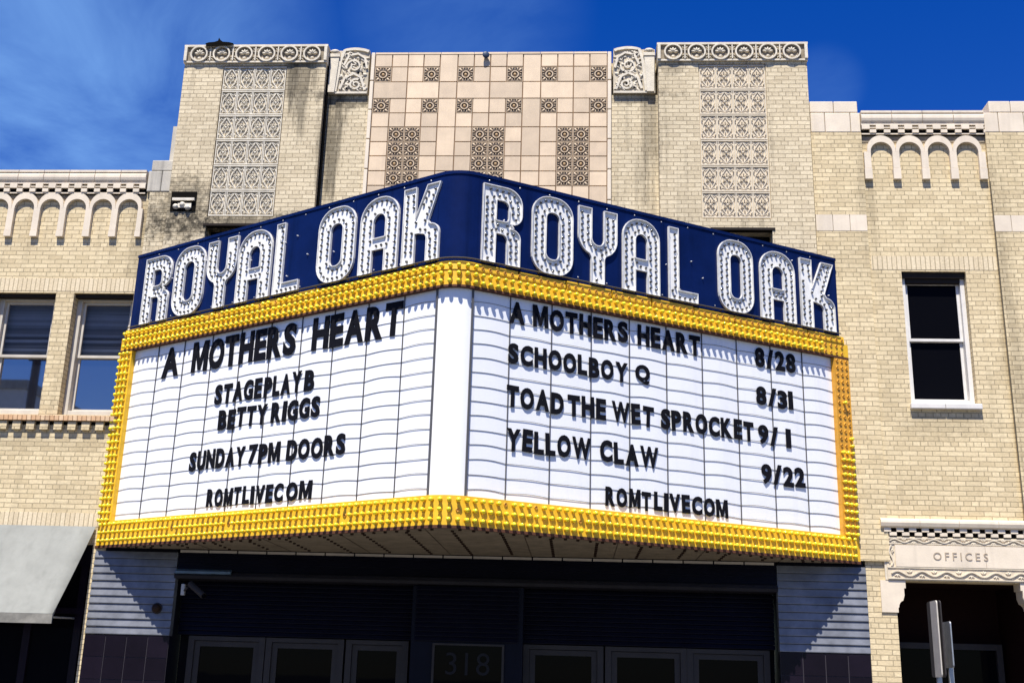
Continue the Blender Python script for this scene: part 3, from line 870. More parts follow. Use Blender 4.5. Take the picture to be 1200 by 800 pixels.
# towers
for sg in (-1, 1):
    xo, _ = adj(sg * 4.838, 0, YT); xi, _ = adj(sg * 2.585, 0, YT)
    _, zt = adj(0, 11.122, YT); _, zf = adj(0, 10.825, YT)
    po, zp1 = adj(sg * 4.202, 10.765, YT); pi, zp2 = adj(sg * 3.206, 8.226, YT)
    a, c = min(xo, xi), max(xo, xi); pa, pc = min(po, pi), max(po, pi)
    ha, hz = adj(sg * 4.215, 8.04, YT); hb, _ = adj(sg * 3.36, 0, YT)
    if sg < 0:
        hz = adj(0, 8.07, YT)[1]
    h0, h1 = min(ha, hb), max(ha, hb)
    wall('tower', th, m_brick_t, a, c, 3.3, zf, YT, 12.0, [(pa - 0.012, pc + 0.012, zp2 - 0.012, zp1 + 0.012), (h0, h1, 6.9, hz)], depth=0.10 if False else 0.3, top=True)
    b = MB(); b.box(h0 - 0.01, h1 + 0.01, YT + 0.26, YT + 0.29, 6.88, hz + 0.02); b.build('vent_recess', m_dark, th)
    b = MB(); b.box(h0 - 0.04, h1 + 0.04, YT - 0.012, YT + 0.1, hz - 0.002, hz + 0.035); b.build('lintel', m_lintel, th)
    # frieze of roundels
    b = MB(); yb = YT + 0.0
    b.box(a - 0.005, c + 0.005, yb - 0.01, 0.5, zf + 0.002, zt - 0.035, 1)
    b.box(a - 0.02, c + 0.02, yb - 0.045, 0.52, zt - 0.034, zt, 0)
    b.box(a - 0.012, c + 0.012, yb - 0.035, 0.51, zf - 0.012, zf + 0.014, 0)
    for xx in (a - 0.012, c - 0.033):
        b.box(xx, xx + 0.045, yb - 0.055, 0.3, zf + 0.0165, zt - 0.0345, 0)
    zc = (zf + zt - 0.03) / 2 + 0.004; n = 6; L = (c - a - 0.09) / n
    for i in range(n):
        cx = a + 0.045 + L * (i + 0.5); r = 0.126
        b.ribbon([(cx + r * math.cos(2 * math.pi * k / 28), zc + r * math.sin(2 * math.pi * k / 28)) for k in range(28)], 0.024, yb - 0.055, yb - 0.005, closed=True)
        for ang in (-150, -118, -90, -62, -30):
            pass
        for ang, ln in ((90, 0.052), (55, 0.05), (125, 0.05), (15, 0.042), (165, 0.042)):
            q = R_(ang)
            b.dome(cx + 0.050 * math.cos(q), zc + 0.002 + 0.050 * math.sin(q), ln * 0.92, 0.021, q, yb - 0.008, 0.035, n=9)
        b.dome(cx, zc - 0.072, 0.03, 0.028, 0, yb - 0.008, 0.04, n=9)
        b.ribbon(arcpts(cx, zc - 0.04, 0.075, 200, 340, 10), 0.016, yb - 0.04, yb - 0.005)
        if i < n - 1:
            mxx = cx + L / 2
            b.box(mxx - 0.009, mxx + 0.009, yb - 0.045, yb - 0.005, zf + 0.02, zt - 0.04)
            for dz, rr in ((0.085, 38), (0.045, 24), (-0.085, -38), (-0.045, -24)):
                for s2 in (-1, 1):
                    b.dome(mxx + s2 * 0.026, zc + dz, 0.033, 0.011, s2 * R_(rr), yb - 0.008, 0.026, n=7)
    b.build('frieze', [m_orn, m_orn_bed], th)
    # relief panel: 4 by 6 cells of pointed ovals
    rib, bed = (m_rel_l, m_rel_bed_l) if sg < 0 else (m_rel_r, m_rel_bed_r)
    b = MB(); yb = YT + (0.036 if sg < 0 else 0.028); yf = YT + 0.014
    b.box(pa - 0.01, pc + 0.01, yb, yb + 0.2, zp2 - 0.01, zp1 + 0.01, 1)
    nx_, nz_ = 4, 6; cw = (pc - pa) / nx_; ch_ = (zp1 - zp2) / nz_
    for j in range(nz_):
        z0 = zp2 + j * ch_; z1 = z0 + ch_; zc = (z0 + z1) / 2
        b.box(pa + 0.002, pc - 0.002, yf - 0.006, yb + 0.001, z0 + 0.008, z0 + 0.026); b.box(pa + 0.002, pc - 0.002, yf - 0.006, yb + 0.001, z1 - 0.022, z1 - 0.006)
        for i in range(nx_):
            x0 = pa + i * cw; cx = x0 + cw / 2
            for xx in (x0 + 0.002, x0 + cw - 0.019):
                b.box(xx + 0.003, xx + 0.014, yf - 0.003, yb + 0.002, z0 + 0.027, z1 - 0.023)
            hgt = ch_ / 2 - 0.045
            for s2 in (-1, 1):
                pts = []
                for k in range(15):
                    t = -1 + 2 * k / 14
                    pts.append((cx + s2 * 0.082 * (math.cos(t * math.pi / 2) ** 1.15) + s2 * 0.006, zc + t * hgt))
                b.ribbon(pts, 0.012, yf, yb + 0.002)
                for tz in (-0.6, -0.3, 0.3, 0.6):
                    b.dome(cx + s2 * 0.058 * math.cos(tz * 1.2), zc + tz * hgt * 0.9, 0.009, 0.012, 0, yb, 0.018, n=6)
                    b.dome(cx + s2 * (0.110 - 0.03 * (1 - abs(tz))), zc + tz * hgt * 1.35, 0.008, 0.012, 0, yb, 0.018, n=6)
                b.ribbon([(cx + s2 * 0.012, z0 + 0.045), (cx + s2 * 0.06, z0 + 0.075), (cx + s2 * 0.095, z0 + 0.05)], 0.010, yf + 0.006, yb + 0.002)
                b.ribbon([(cx + s2 * 0.012, z1 - 0.04), (cx + s2 * 0.06, z1 - 0.075), (cx + s2 * 0.095, z1 - 0.045)], 0.010, yf + 0.006, yb + 0.002)
                b.dome(cx + s2 * 0.036, zc - 0.035, 0.024, 0.009, s2 * R_(50), yb, 0.028, n=7)
                b.dome(cx + s2 * 0.036, zc + 0.045, 0.024, 0.009, -s2 * R_(50), yb, 0.028, n=7)
                b.dome(cx + s2 * 0.098, zc + 0.12, 0.012, 0.03, s2 * R_(18), yb, 0.028, n=7)
                b.dome(cx + s2 * 0.098, zc - 0.12, 0.012, 0.03, -s2 * R_(18), yb, 0.028, n=7)
            b.dome(cx, zc + 0.003, 0.022, 0.026, 0, yb, 0.034, n=8)
            b.dome(cx, zc + 0.085, 0.010, 0.032, 0, yb, 0.03, n=7)
            b.dome(cx, zc - 0.085, 0.010, 0.032, 0, yb, 0.03, n=7)
            b.ribbon([(cx - 0.045, zc + 0.004), (cx, zc + 0.062), (cx + 0.045, zc + 0.004), (cx, zc - 0.054)], 0.010, yf + 0.003, yb + 0.002, closed=True)
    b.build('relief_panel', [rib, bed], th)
    # joint left by an old repair, right tower only has a course line
    zl = adj(0, 9.86 if sg > 0 else 8.5, YT)[1]
# left shoulder block beside the left tower
b = MB()
b.box(-5.17, -4.96, -0.06, 0.3, 8.60, 8.94); b.box(-4.955, adj(-4.838, 0, YT)[0] - 0.022, -0.06, 0.3, 8.60, 8.94); b.box(-5.135, adj(-4.838, 0, YT)[0] - 0.022, -0.055, 0.3, 8.945, 9.12)
b.build('shoulder_cap', m_tcgrey, th, bevel=0.012)
b = MB(); b.box(-5.117, adj(-4.838, 0, YT)[0] - 0.002, -0.05, 0.4, 3.30, 8.598); b.build('shoulder', m_brick_t, th)
b = MB(); b.box(-5.0, adj(-4.838, 0, YT)[0] - 0.024, 0.25, 1.0, 8.6, 9.85); b.build('rear_parapet', m_tcgrey, th)
# soot-blackened drain outlet with two carved bosses
b = MB()
xa, za = adj(-4.79, 8.62, YT); xb, zb = adj(-4.40, 8.30, YT)
b.box(xa, xb, YT - 0.012, YT + 0.02, zb, za, 1)
b.box(xa + 0.03, xb - 0.02, YT - 0.05, YT - 0.005, za - 0.155, za - 0.115, 0)
for k, (dx, dz, r) in enumerate(((0.09, 0.07, 0.05), (0.19, 0.10, 0.052), (0.27, 0.05, 0.045))):
    b.dome(xa + dx, zb + dz, r, r * 0.9, 0, YT - 0.01, 0.06, n=9)
b.box(xa + 0.12, xb - 0.06, YT - 0.04, YT - 0.006, za - 0.27, za - 0.2, 0)
b.build('drain_outlet', [m_rel_l, m_soot_shade], th)

# centre bay
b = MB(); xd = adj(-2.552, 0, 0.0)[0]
b.tube([(xd, 0.01, 10.9), (xd, 0.01, 7.0)], 0.036, 8); b.build('return_shade_strip', m_soot_shade, th)  # added black strip standing in for the tower's shaded return face
x18, z18 = adj(1.86, 0, YC)[0], adj(0, 10.94, YC)[1]
xin = adj(2.585, 0, YT)[0] - 0.001
zblk0 = adj(0, 10.245, YC)[1]; zblk1 = adj(0, 11.035, YC)[1]
wall('wall', th, m_brick_t, -xin, xin, 3.3, zblk0, YC, 12.0)
b = MB(); b.box(-xin + 0.002, xin - 0.002, 0.3, 12, zblk0 + 0.003, z18 - 0.02); b.build('parapet', m_brick_t, th)
# terracotta tile field
VX = [-1.803, -1.535, -1.285, -1.04, -0.785, -0.508, -0.254, 0.0, 0.254, 0.508, 0.785, 1.04, 1.285, 1.535, 1.803]
HZ = [10.945, 10.723, 10.463, 10.177, 9.930, 9.692, 9.444, 9.207, 8.960, 8.720, 8.40, 8.10, 7.80, 7.50]
VXa = [adj(x, 0, YC)[0] for x in VX]; HZa = [adj(0, z, YC)[1] for z in HZ]
x18l = adj(-1.803, 0, YC)[0]; x18r = adj(1.803, 0, YC)[0]
b = MB(); b.box(x18l - 0.01, x18r + 0.01, YC - 0.012, 0.29, 7.2, HZa[0] - 0.004)
b.build('tile_bed', m_grout, th)
small = {0, 3, 5, 8, 10, 13}
big = {1, 2, 6, 7, 11, 12}
b = MB(); g = 0.008; done = set()
def tilebox(c0, c1, r0, r1):
    b.box(VXa[c0] + g, VXa[c1] - g, YC - 0.028 + random.uniform(-.0015, .0015), YC - 0.01, HZa[r1] + g, HZa[r0] - g)
for r in range(len(HZ) - 1):
    for c in range(14):
        if (r, c) in done: continue
        if r in (1, 3) and c in small: continue
        if r in (5, 6, 7, 8) and c in big: continue
        if c in (4, 9):
            spans = {0: 2, 3: 2, 5: 2, 7: 1}
            n = spans.get(r, 1)
            tilebox(c, c + 1, r, r + n)
            for q in range(n): done.add((r + q, c))
            continue
        if r == 2 and c in (0, 2, 5, 7, 10, 12):
            tilebox(c, c + 2, r, r + 1); done.add((r, c + 1)); continue
        tilebox(c, c + 1, r, r + 1)
b.build('tile_field', m_tile, th, bevel=0.003)
# rosette tiles: one mesh, one object per tile
b = MB(); q = 0.118
b.box(-q, q, -0.004, 0.012, -q, q, 1)
def rsq(r, w): b.ribbon([(-r, -r), (r, -r), (r, r), (-r, r)], w, -0.014, -0.003, closed=True)
for s2 in (-1, 1):
    b.box(-q, q, -0.010, -0.003, s2 * 0.113 - 0.004, s2 * 0.113 + 0.004); b.box(s2 * 0.113 - 0.004, s2 * 0.113 + 0.004, -0.0095, -0.003, -0.108, 0.108)
b.ribbon([(0.052 * math.cos(2 * math.pi * k / 16), 0.052 * math.sin(2 * math.pi * k / 16)) for k in range(16)], 0.016, -0.018, -0.003, closed=True)
b.dome(0, 0, 0.025, 0.025, 0, -0.003, 0.02, n=8, mi=2)
for k in range(4):
    t = R_(45 + 90 * k)
    b.dome(0.108 * math.cos(t), 0.108 * math.sin(t), 0.037, 0.018, t, -0.003, 0.016, n=8)
    b.dome(0.098 * math.cos(t + 0.38), 0.098 * math.sin(t + 0.38), 0.026, 0.009, t + 0.8, -0.003, 0.014, n=7)
    b.dome(0.098 * math.cos(t - 0.38), 0.098 * math.sin(t - 0.38), 0.026, 0.009, t - 0.8, -0.003, 0.014, n=7)
    t2 = R_(90 * k)
    b.dome(0.083 * math.cos(t2), 0.083 * math.sin(t2), 0.017, 0.009, t2, -0.003, 0.016, n=7)
ros = b.mesh('rosette_tile', [m_ros, m_ros_bed, m_ros_gold])
for r in range(9):
    for c in range(14):
        if (r in (1, 3) and c in small) or (r in (5, 6, 7, 8) and c in big):
            o = link('rosette_tile', ros, th, ((VXa[c] + VXa[c + 1]) / 2, YC - 0.014, (HZa[r] + HZa[r + 1]) / 2))
            o.scale = ((VXa[c + 1] - VXa[c]) / 0.243, 1, (HZa[r] - HZa[r + 1]) / 0.243)
# border strips, coping, scroll blocks
for sg in (-1, 1):
    xa = adj(sg * 1.808, 0, YC)[0]; xb = adj(sg * 1.865, 0, YC)[0]
    b = MB(); z = HZa[0] + 0.03
    while z > 7.4:
        b.box(min(xa, xb), max(xa, xb), YC - 0.045, YC + 0.2, z - 0.49, z - 0.005); z -= 0.5
    b.build('border_strip', m_tc, th, bevel=0.008)
    a = adj(sg * 1.895, 0, YC)[0]; c = adj(sg * 2.53, 0, YC)[0]
    lo, hi = min(a, c), max(a, c)
    b = MB()
    b.box(lo, hi, YC - 0.04, 0.4, zblk0 + 0.004, zblk1 - 0.03, 1)
    yb = YC - 0.04; yf = YC - 0.068
    f = -sg                                    # scroll opens towards the centre
    def X(t): return a + (c - a) * t           # 0 at the inner side, 1 at the outer side
    def Z(t): return zblk0 + (zblk1 - zblk0) * t
    dirx = 1 if c > a else -1
    # outer console
    b.prism_y([(X(0.80), Z(0.02)), (X(0.97), Z(0.02)), (X(0.985), Z(0.78)), (X(0.74), Z(0.78))][::dirx], yf - 0.02, yb + 0.01)
    b.prism_y([(X(0.72), Z(0.79)), (X(1.0), Z(0.79)), (X(1.0), Z(0.86)), (X(0.72), Z(0.86))][::dirx], yf - 0.03, yb + 0.01)
    b.dome(X(0.86), Z(0.915), 0.085, 0.045, 0, yb + 0.005, 0.08)
    # curved edge band and top
    b.ribbon([(X(0.02), Z(0.93))] + [(X(0.1 + 0.52 * k / 10), Z(0.955 + 0.03 * math.sin(math.pi * k / 10))) for k in range(11)] + [(X(0.70), Z(0.75)), (X(0.74), Z(0.45)), (X(0.79), Z(0.05))], 0.045, yf, yb + 0.002)
    b.box(lo + 0.004, hi - 0.004, yf + 0.01, yb + 0.002, zblk0 + 0.006, zblk0 + 0.04)
    # spirals
    def spiral(cx, cz, r0, turns, a0, w, hand):
        pts = []
        n = int(26 * turns)
        for k in range(n + 1):
            t = k / n; r = r0 * (1 - 0.82 * t); q2 = R_(a0) + hand * 2 * math.pi * turns * t
            pts.append((cx + r * math.cos(q2), cz + r * math.sin(q2)))
        b.ribbon(pts, w, yf, yb + 0.002, taper=lambda t: 1.15 - 0.5 * t)
    spiral(X(0.30), Z(0.20), 0.098, 1.6, 60, 0.030, -dirx)
    spiral(X(0.36), Z(0.60), 0.125, 1.4, 200, 0.026, dirx)
    b.ribbon([(X(0.06), Z(0.08)), (X(0.18), Z(0.36)), (X(0.36), Z(0.44)), (X(0.58), Z(0.34)), (X(0.68), Z(0.10))], 0.038, yf, yb + 0.002)
    b.ribbon([(X(0.04), Z(0.55)), (X(0.10), Z(0.78)), (X(0.28), Z(0.88)), (X(0.50), Z(0.84)), (X(0.62), Z(0.62))], 0.034, yf, yb + 0.002)
    rr = random.Random(3)
    for k in range(95):
        t1, t2 = rr.uniform(0.04, 0.72), rr.uniform(0.06, 0.93)
        b.dome(X(t1), Z(t2), rr.uniform(0.03, 0.058), rr.uniform(0.014, 0.024), rr.uniform(0, 3.14), yb + 0.004, rr.uniform(0.018, 0.034), n=8)
    for k in range(18):  # black domes paint the shade of small drilled holes
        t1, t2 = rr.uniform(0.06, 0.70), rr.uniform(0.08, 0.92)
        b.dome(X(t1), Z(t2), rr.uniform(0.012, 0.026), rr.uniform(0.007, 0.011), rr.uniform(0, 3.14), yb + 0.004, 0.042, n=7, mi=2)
    b.build('scroll_block', [m_orn, m_rel_bed_l, m_soot_shade], th)
b = MB()
for i in range(7):
    b.box(x18l + (x18r - x18l) * i / 7 + 0.003, x18l + (x18r - x18l) * (i + 1) / 7 - 0.003, YC - 0.034, 0.45, HZa[0] - 0.002, HZa[0] + 0.03)
b.build('coping', m_tile, th)

# ground floor under the marquee
b = MB()
b.box(-4.075, 4.075, 0.0, 0.4, 2.955, 3.30, 0)
for i in range(3):
    z = 2.96 + i * 0.105
    b.prism_x([(0.0, z + 0.1), (-0.004, z + 0.1), (-0.018, z + 0.004), (0.0, z + 0.002)], -4.07, 4.07)
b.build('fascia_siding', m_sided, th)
b = MB(); b.prism_x([(0.02, 2.952), (-0.10, 2.945), (-0.115, 2.90), (-0.10, 2.86), (0.3, 2.855), (0.3, 2.952)], -4.07, 4.07)
b.build('ledge', plain('ledge_paint', (0.018, 0.017, 0.022), 0.45, var=0.3, spec=0.15), th)
b = MB(); b.prism_x([(-0.10, 2.985), (-0.16, 2.955), (-0.16, 2.925), (-0.117, 2.92)], -4.05, -3.28); b.build('ledge_glint', plain('ledge_glint_blue', (0.10, 0.16, 0.22), 0.35, var=0.5), th)  # added strip, its pale blue painting the sky's reflection on the ledge
def siding(x0, x1, z0, z1, yf, name, mat, step=0.104):
    b = MB(); z = z0
    while z < z1 - 0.02:
        t = min(step, z1 - z)
        b.prism_x([(yf + 0.1, z), (yf - 0.022, z + 0.004), (yf - 0.024, z + 0.014), (yf - 0.006, z + t - 0.003), (yf + 0.1, z + t - 0.001)], x0, x1)
        z += step
    return b.build(name, mat, th)
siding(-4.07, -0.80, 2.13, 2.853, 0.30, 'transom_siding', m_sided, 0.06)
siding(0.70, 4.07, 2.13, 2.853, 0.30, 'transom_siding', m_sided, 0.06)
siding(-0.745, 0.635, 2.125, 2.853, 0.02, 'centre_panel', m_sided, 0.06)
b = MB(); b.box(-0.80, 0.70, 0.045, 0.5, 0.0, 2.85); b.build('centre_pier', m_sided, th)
b = MB(); b.box(-4.08, 4.08, 0.45, 0.6, 0.0, 3.3); b.build('lobby_wall', m_dark, th)
for sg in (-1, 1):
    a, c = (-5.25, -4.08) if sg < 0 else (4.08, 5.25)
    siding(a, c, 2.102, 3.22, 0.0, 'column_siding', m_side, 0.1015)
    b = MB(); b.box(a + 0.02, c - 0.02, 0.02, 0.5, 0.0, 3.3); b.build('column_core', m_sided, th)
    b = MB(); L = 0.2925
    b.box(a + 0.001, c - 0.001, -0.006, 0.01, 0.0, 2.10, 1)
    for i in range(4):
        for j in range(8):
            z1_ = 2.098 - j * L
            b.box(a + i * L + 0.006, a + (i + 1) * L - 0.006, -0.014, -0.004, max(0.01, z1_ - L + 0.01), z1_)
    b.build('column_tiles', [m_ptile, m_pgrout], th)
# doors
def door(x0, x1):
    y = 0.30; a = adj(x0, 0, y)[0]; c = adj(x1, 0, y)[0]; f = 0.075
    b = MB()
    b.box(a - 0.085, a - 0.004, y - 0.03, y + 0.06, 0, 2.12); b.box(c + 0.004, c + 0.085, y - 0.03, y + 0.06, 0, 2.12); b.box(a - 0.004, c + 0.004, y - 0.028, y + 0.06, 2.062, 2.119)
    d = b.build('door', m_alu, th)
    b = MB(); b.box(a, a + f, y, y + 0.045, 0.01, 2.055); b.box(c - f, c, y, y + 0.045, 0.01, 2.055); b.box(a + f, c - f, y, y + 0.045, 1.985, 2.055); b.box(a + f, c - f, y, y + 0.045, 0.01, 0.25)
    b.build('leaf_frame', m_alu, d)
    b = MB(); b.box(a + f - 0.01, c - f + 0.01, y + 0.02, y + 0.027, 0.24, 1.99); b.build('pane', m_glass, d)
    b = MB(); b.tube([(a + f + 0.05, y - 0.05, 0.95), (a + f + 0.05, y - 0.05, 1.35)], 0.014, 8); b.tube([(a + f + 0.05, y - 0.05, 1.0), (a + f * 0.6, y + 0.01, 1.0)], 0.01, 6); b.tube([(a + f + 0.05, y - 0.05, 1.3), (a + f * 0.6, y + 0.01, 1.3)], 0.01, 6)
    b.build('handle', m_galv, d)
for x0, x1 in ((-3.72, -2.84), (-2.66, -1.77), (-1.575, -0.90), (0.80, 1.69), (1.88, 2.78), (2.95, 3.86)):
    door(x0, x1)
b = MB()
b.box(-0.50, -0.47, -0.0, 0.04, 0.4, 2.10); b.box(0.43, 0.46, 0.0, 0.04, 0.4, 2.10); b.box(-0.47, 0.43, 0.0, 0.04, 2.075, 2.10); b.box(-0.47, 0.43, 0.0, 0.04, 0.4, 0.43)
pf = b.build('poster_case', m_alu, th)
b = MB(); b.box(-0.47, 0.43, 0.02, 0.03, 0.43, 2.075); b.build('pane', m_glass, pf)
carve('318', -0.315, 0.27, 1.70, 1.985, 0.0185, m_num, pf, bold=-0.005, depth=0.008)

# ================================================================== MARQUEE
MW, ME, MP, MN, MX0 = 5.15, 0.064, 2.962, 0.229, -0.061
ZB, ZYT, ZBT, ZW1, ZW0 = 3.262, 6.402, 7.546, 6.087, 3.617
FL = 5.711
TH = math.atan2(MP - ME, MW - MN)
def face_frame(sg):
    A = Vector((MX0 + sg * MN, -MP, 0)); B = Vector((sg * MW, -ME, 0))
    d = (B - A).normalized(); n = Vector((d.y, -d.x, 0))
    if n.y > 0: n = -n
    return A, d, n
FF = {-1: face_frame(-1), 1: face_frame(1)}
def fp(sg, s, o, z):
    A, d, n = FF[sg]
    p = A + d * s + n * o
    return Vector((p.x, p.y, z))
RN = MN / math.sin(TH); NCY = -MP + RN * math.cos(TH)
def plan(o, send, na=12):
    """plan of the prow from left end to right end, offset outwards by o: list of (x,y,normal)"""
    out = []
    out.append((fp(-1, send, o, 0), FF[-1][2]))
    nL, nR = FF[-1][2], FF[1][2]
    aL = math.atan2(nL.y, nL.x); aR = math.atan2(nR.y, nR.x)
    if aL > 0: aL -= 2 * math.pi
    if aR > 0: aR -= 2 * math.pi
    pL, pR = fp(-1, 0, o, 0), fp(1, 0, o, 0)
    for i in range(na + 1):
        t = i / na; a = aL + (aR - aL) * t; n = Vector((math.cos(a), math.sin(a), 0))
        if i == 0: p = pL
        elif i == na: p = pR
        else: p = Vector((MX0, NCY, 0)) + n * (RN + o)
        out.append((p, n))
    out.append((fp(1, send, o, 0), FF[1][2]))
    return out
def sweep(b, prof, send, mi=0, na=12):
    """closed profile of (offset, z) swept round the prow"""
    pl = [plan(o, send, na) for o, z in prof]
    n = len(prof); m = len(pl[0]); base = len(b.v)
    for k, (o, z) in enumerate(prof):
        for p, nn in pl[k]:
            b.v.append((p.x, p.y, z))
    for k in range(n):
        k2 = (k + 1) % n
        for i in range(m - 1):
            b.f.append((base + k * m + i, base + k * m + i + 1, base + k2 * m + i + 1, base + k2 * m + i)); b.m.append(mi)
    b.f.append(tuple(base + k * m for k in range(n))); b.m.append(mi)
    b.f.append(tuple(base + k * m + m - 1 for k in range(n))); b.m.append(mi)
def slab(b, sg, s0, s1, o0, o1, z0, z1, mi=0):
    P = [fp(sg, s, o, z) for z in (z0, z1) for (s, o) in ((s0, o0), (s1, o0), (s1, o1), (s0, o1))]
    bb = len(b.v); b.v += [tuple(p) for p in P]
    for q in ((0, 3, 2, 1), (4, 5, 6, 7), (0, 1, 5, 4), (1, 2, 6, 5), (2, 3, 7, 6), (3, 0, 4, 7)):
        b.f.append(tuple(bb + i for i in q)); b.m.append(mi)
mq = thing('theatre_marquee', 'prow shaped theatre marquee with blue sign band, yellow bulb borders and white letter boards', 'marquee', (0, 0, ZB))
OB = 0.004                                           # face of the bulb bands
b = MB(); sweep(b, [(0.0, ZYT - 0.002), (0.0, ZBT), (-0.03, ZBT + 0.006), (-0.10, ZBT), (-0.10, ZYT - 0.002)], 5.66)
b.build('sign_band', m_blue, mq)
b = MB(); sweep(b, [(0.012, ZBT - 0.03), (0.012, ZBT + 0.012), (-0.11, ZBT + 0.012), (-0.11, ZBT + 0.007), (0.001, ZBT + 0.007), (0.001, ZBT - 0.03)], 5.663)
b.build('sign_trim', m_blue, mq)
# seams between the sheets of the blue band
for sg in (-1, 1):
    for s_ in (0.02, 1.36, 2.71, 4.20):
        b = MB(); slab(b, sg, s_ - 0.004, s_ + 0.004, 0.0035, -0.02, ZYT + 0.002, ZBT - 0.032); b.build('sheet_seam', m_blue, mq)
# rivets on the blue band
b = MB(); b.lathe([(0.011, -0.002), (0.010, 0.006), (0.004, 0.009)], (0, 0, 0), (0, -1, 0), 6); riv_me = b.mesh('rivet', m_galv)
for sg in (-1, 1):
    s_ = 0.15
    while s_ < 5.6:
        for z in (ZBT - 0.06, ZYT + 0.07):
            n = FF[sg][2]
            k = link('rivet', riv_me, mq, fp(sg, s_, 0, z + random.uniform(-.006, .006)))
            k.rotation_euler = (0, 0, math.atan2(n.y, n.x) + math.pi / 2)
        s_ += 0.42
b = MB(); sweep(b, [(OB, ZW1), (OB, ZYT - 0.12), (-0.10, ZYT - 0.12), (-0.10, ZW1)], 5.80)
sweep(b, [(OB + 0.004, ZW1 - 0.015), (OB + 0.004, ZW1 + 0.012), (-0.06, ZW1 - 0.001), (-0.06, ZW1 - 0.015)], 5.80, 1)
b.build('upper_bulb_band', [m_yel, m_rust], mq)
b = MB(); sweep(b, [(OB, ZB + 0.012), (OB, ZW0), (-0.10, ZW0), (-0.10, ZB + 0.012)], 5.80)
sweep(b, [(OB + 0.005, ZB - 0.012), (OB + 0.005, ZB + 0.022), (-0.03, ZB + 0.011), (-0.03, ZB - 0.012)], 5.80, 1)
b.build('lower_bulb_band', [m_yel, m_rust], mq)
# cover plates along the top of the upper band, with slits between them
for sg in (-1, 1):
    s_ = -0.02; k = 0
    while s_ < 5.74:
        e = min(s_ + (0.66 if k % 3 else 0.60), 5.80)
        b = MB(); j = random.uniform(-0.008, 0.008)
        prof = [(OB + 0.008, ZYT - 0.115), (OB + 0.012, ZYT - 0.10), (OB + 0.004, ZYT - 0.012 + j), (OB - 0.03, ZYT + j), (OB - 0.032, ZYT + j), (OB - 0.032, ZYT - 0.115)]
        A, d, n = FF[sg]
        base = len(b.v)
        for (o, z) in prof:
            b.v.append(tuple(fp(sg, s_ + 0.012, o, z))); b.v.append(tuple(fp(sg, e - 0.012, o, z)))
        np_ = len(prof)
        for i in range(np_):
            i2 = (i + 1) % np_
            b.f.append((base + 2 * i, base + 2 * i + 1, base + 2 * i2 + 1, base + 2 * i2)); b.m.append(0)
        b.f.append(tuple(base + 2 * i for i in range(np_))); b.m.append(0)
        b.f.append(tuple(base + 2 * i + 1 for i in range(np_))); b.m.append(0)
        b.build('cover_plate', m_yel if s_ < 5.1 or sg < 0 else m_yelold, mq)
        s_ = e; k += 1
b = MB()
pl = plan(OB + 0.0, 0.0); prof = [(OB + 0.010, ZYT - 0.115), (OB + 0.004, ZYT - 0.012), (OB - 0.03, ZYT), (OB - 0.032, ZYT), (OB - 0.032, ZYT - 0.115)]
sweep(b, prof, 0.0); b.build('cover_plate', m_yel, mq)
# thin dark pipe with brackets between the blue band and the bulbs
b = MB()
pts = [(p.x, p.y, ZYT + 0.022) for p, n in plan(0.035, 5.66)]
b.tube(pts, 0.009, 6)
for sg in (-1, 1):
    s_ = 0.3
    while s_ < 5.6:
        p = fp(sg, s_, 0, 0); q = fp(sg, s_, 0.04, 0)
        b.tube([(p.x, p.y, ZYT + 0.022), (q.x, q.y, ZYT + 0.022)], 0.012, 5); s_ += 0.55
b.build('pipe_rail', m_seam, mq)
# side frames
for sg in (-1, 1):
    b = MB(); slab(b, sg, 5.535, 5.80, OB - 0.001, -0.10, ZW0 + 0.001, ZW1 - 0.016)
    if sg > 0:
        b.build('side_bulb_frame', m_yelold, mq)
    else:
        b.build('side_bulb_frame', m_yel, mq)
# end caps back to the wall, roof deck, core
b = MB()
for sg in (-1, 1):
    p = fp(sg, 5.80, OB - 0.003, 0); p2 = fp(sg, 5.79, -0.10, 0)
    b.face([(p.x, p.y, ZB), (p.x, 0.0, ZB), (p.x, 0.0, ZYT - 0.12), (p.x, p.y, ZYT - 0.12)])
b.build('end_cap', m_yelold, mq)
b = MB()
pl = plan(-0.08, 5.7); poly = [(p.x, p.y, 6.9) for p, n in pl] + [(pl[-1][0].x, 0.06, 6.9), (pl[0][0].x, 0.06, 6.9)]
b.face(poly); b.build('roof_deck', m_roof, mq)
b = MB()
pl = plan(-0.005, 5.76); poly = [(p.x, p.y, ZB) for p, n in pl if p.y < -0.02] + [(5.14, -0.012, ZB), (-5.14, -0.012, ZB)]
b.face(poly); sof = b.build('soffit', m_soff, mq)
b = MB()
x = -4.9
def fronty(x):
    A, d, n = FF[-1 if x < MX0 else 1]
    t = (x - A.x) / d.x
    return max(A.y + d.y * t, NCY - RN) if abs(x - MX0) > MN else NCY - math.sqrt(RN ** 2 - (x - MX0) ** 2)
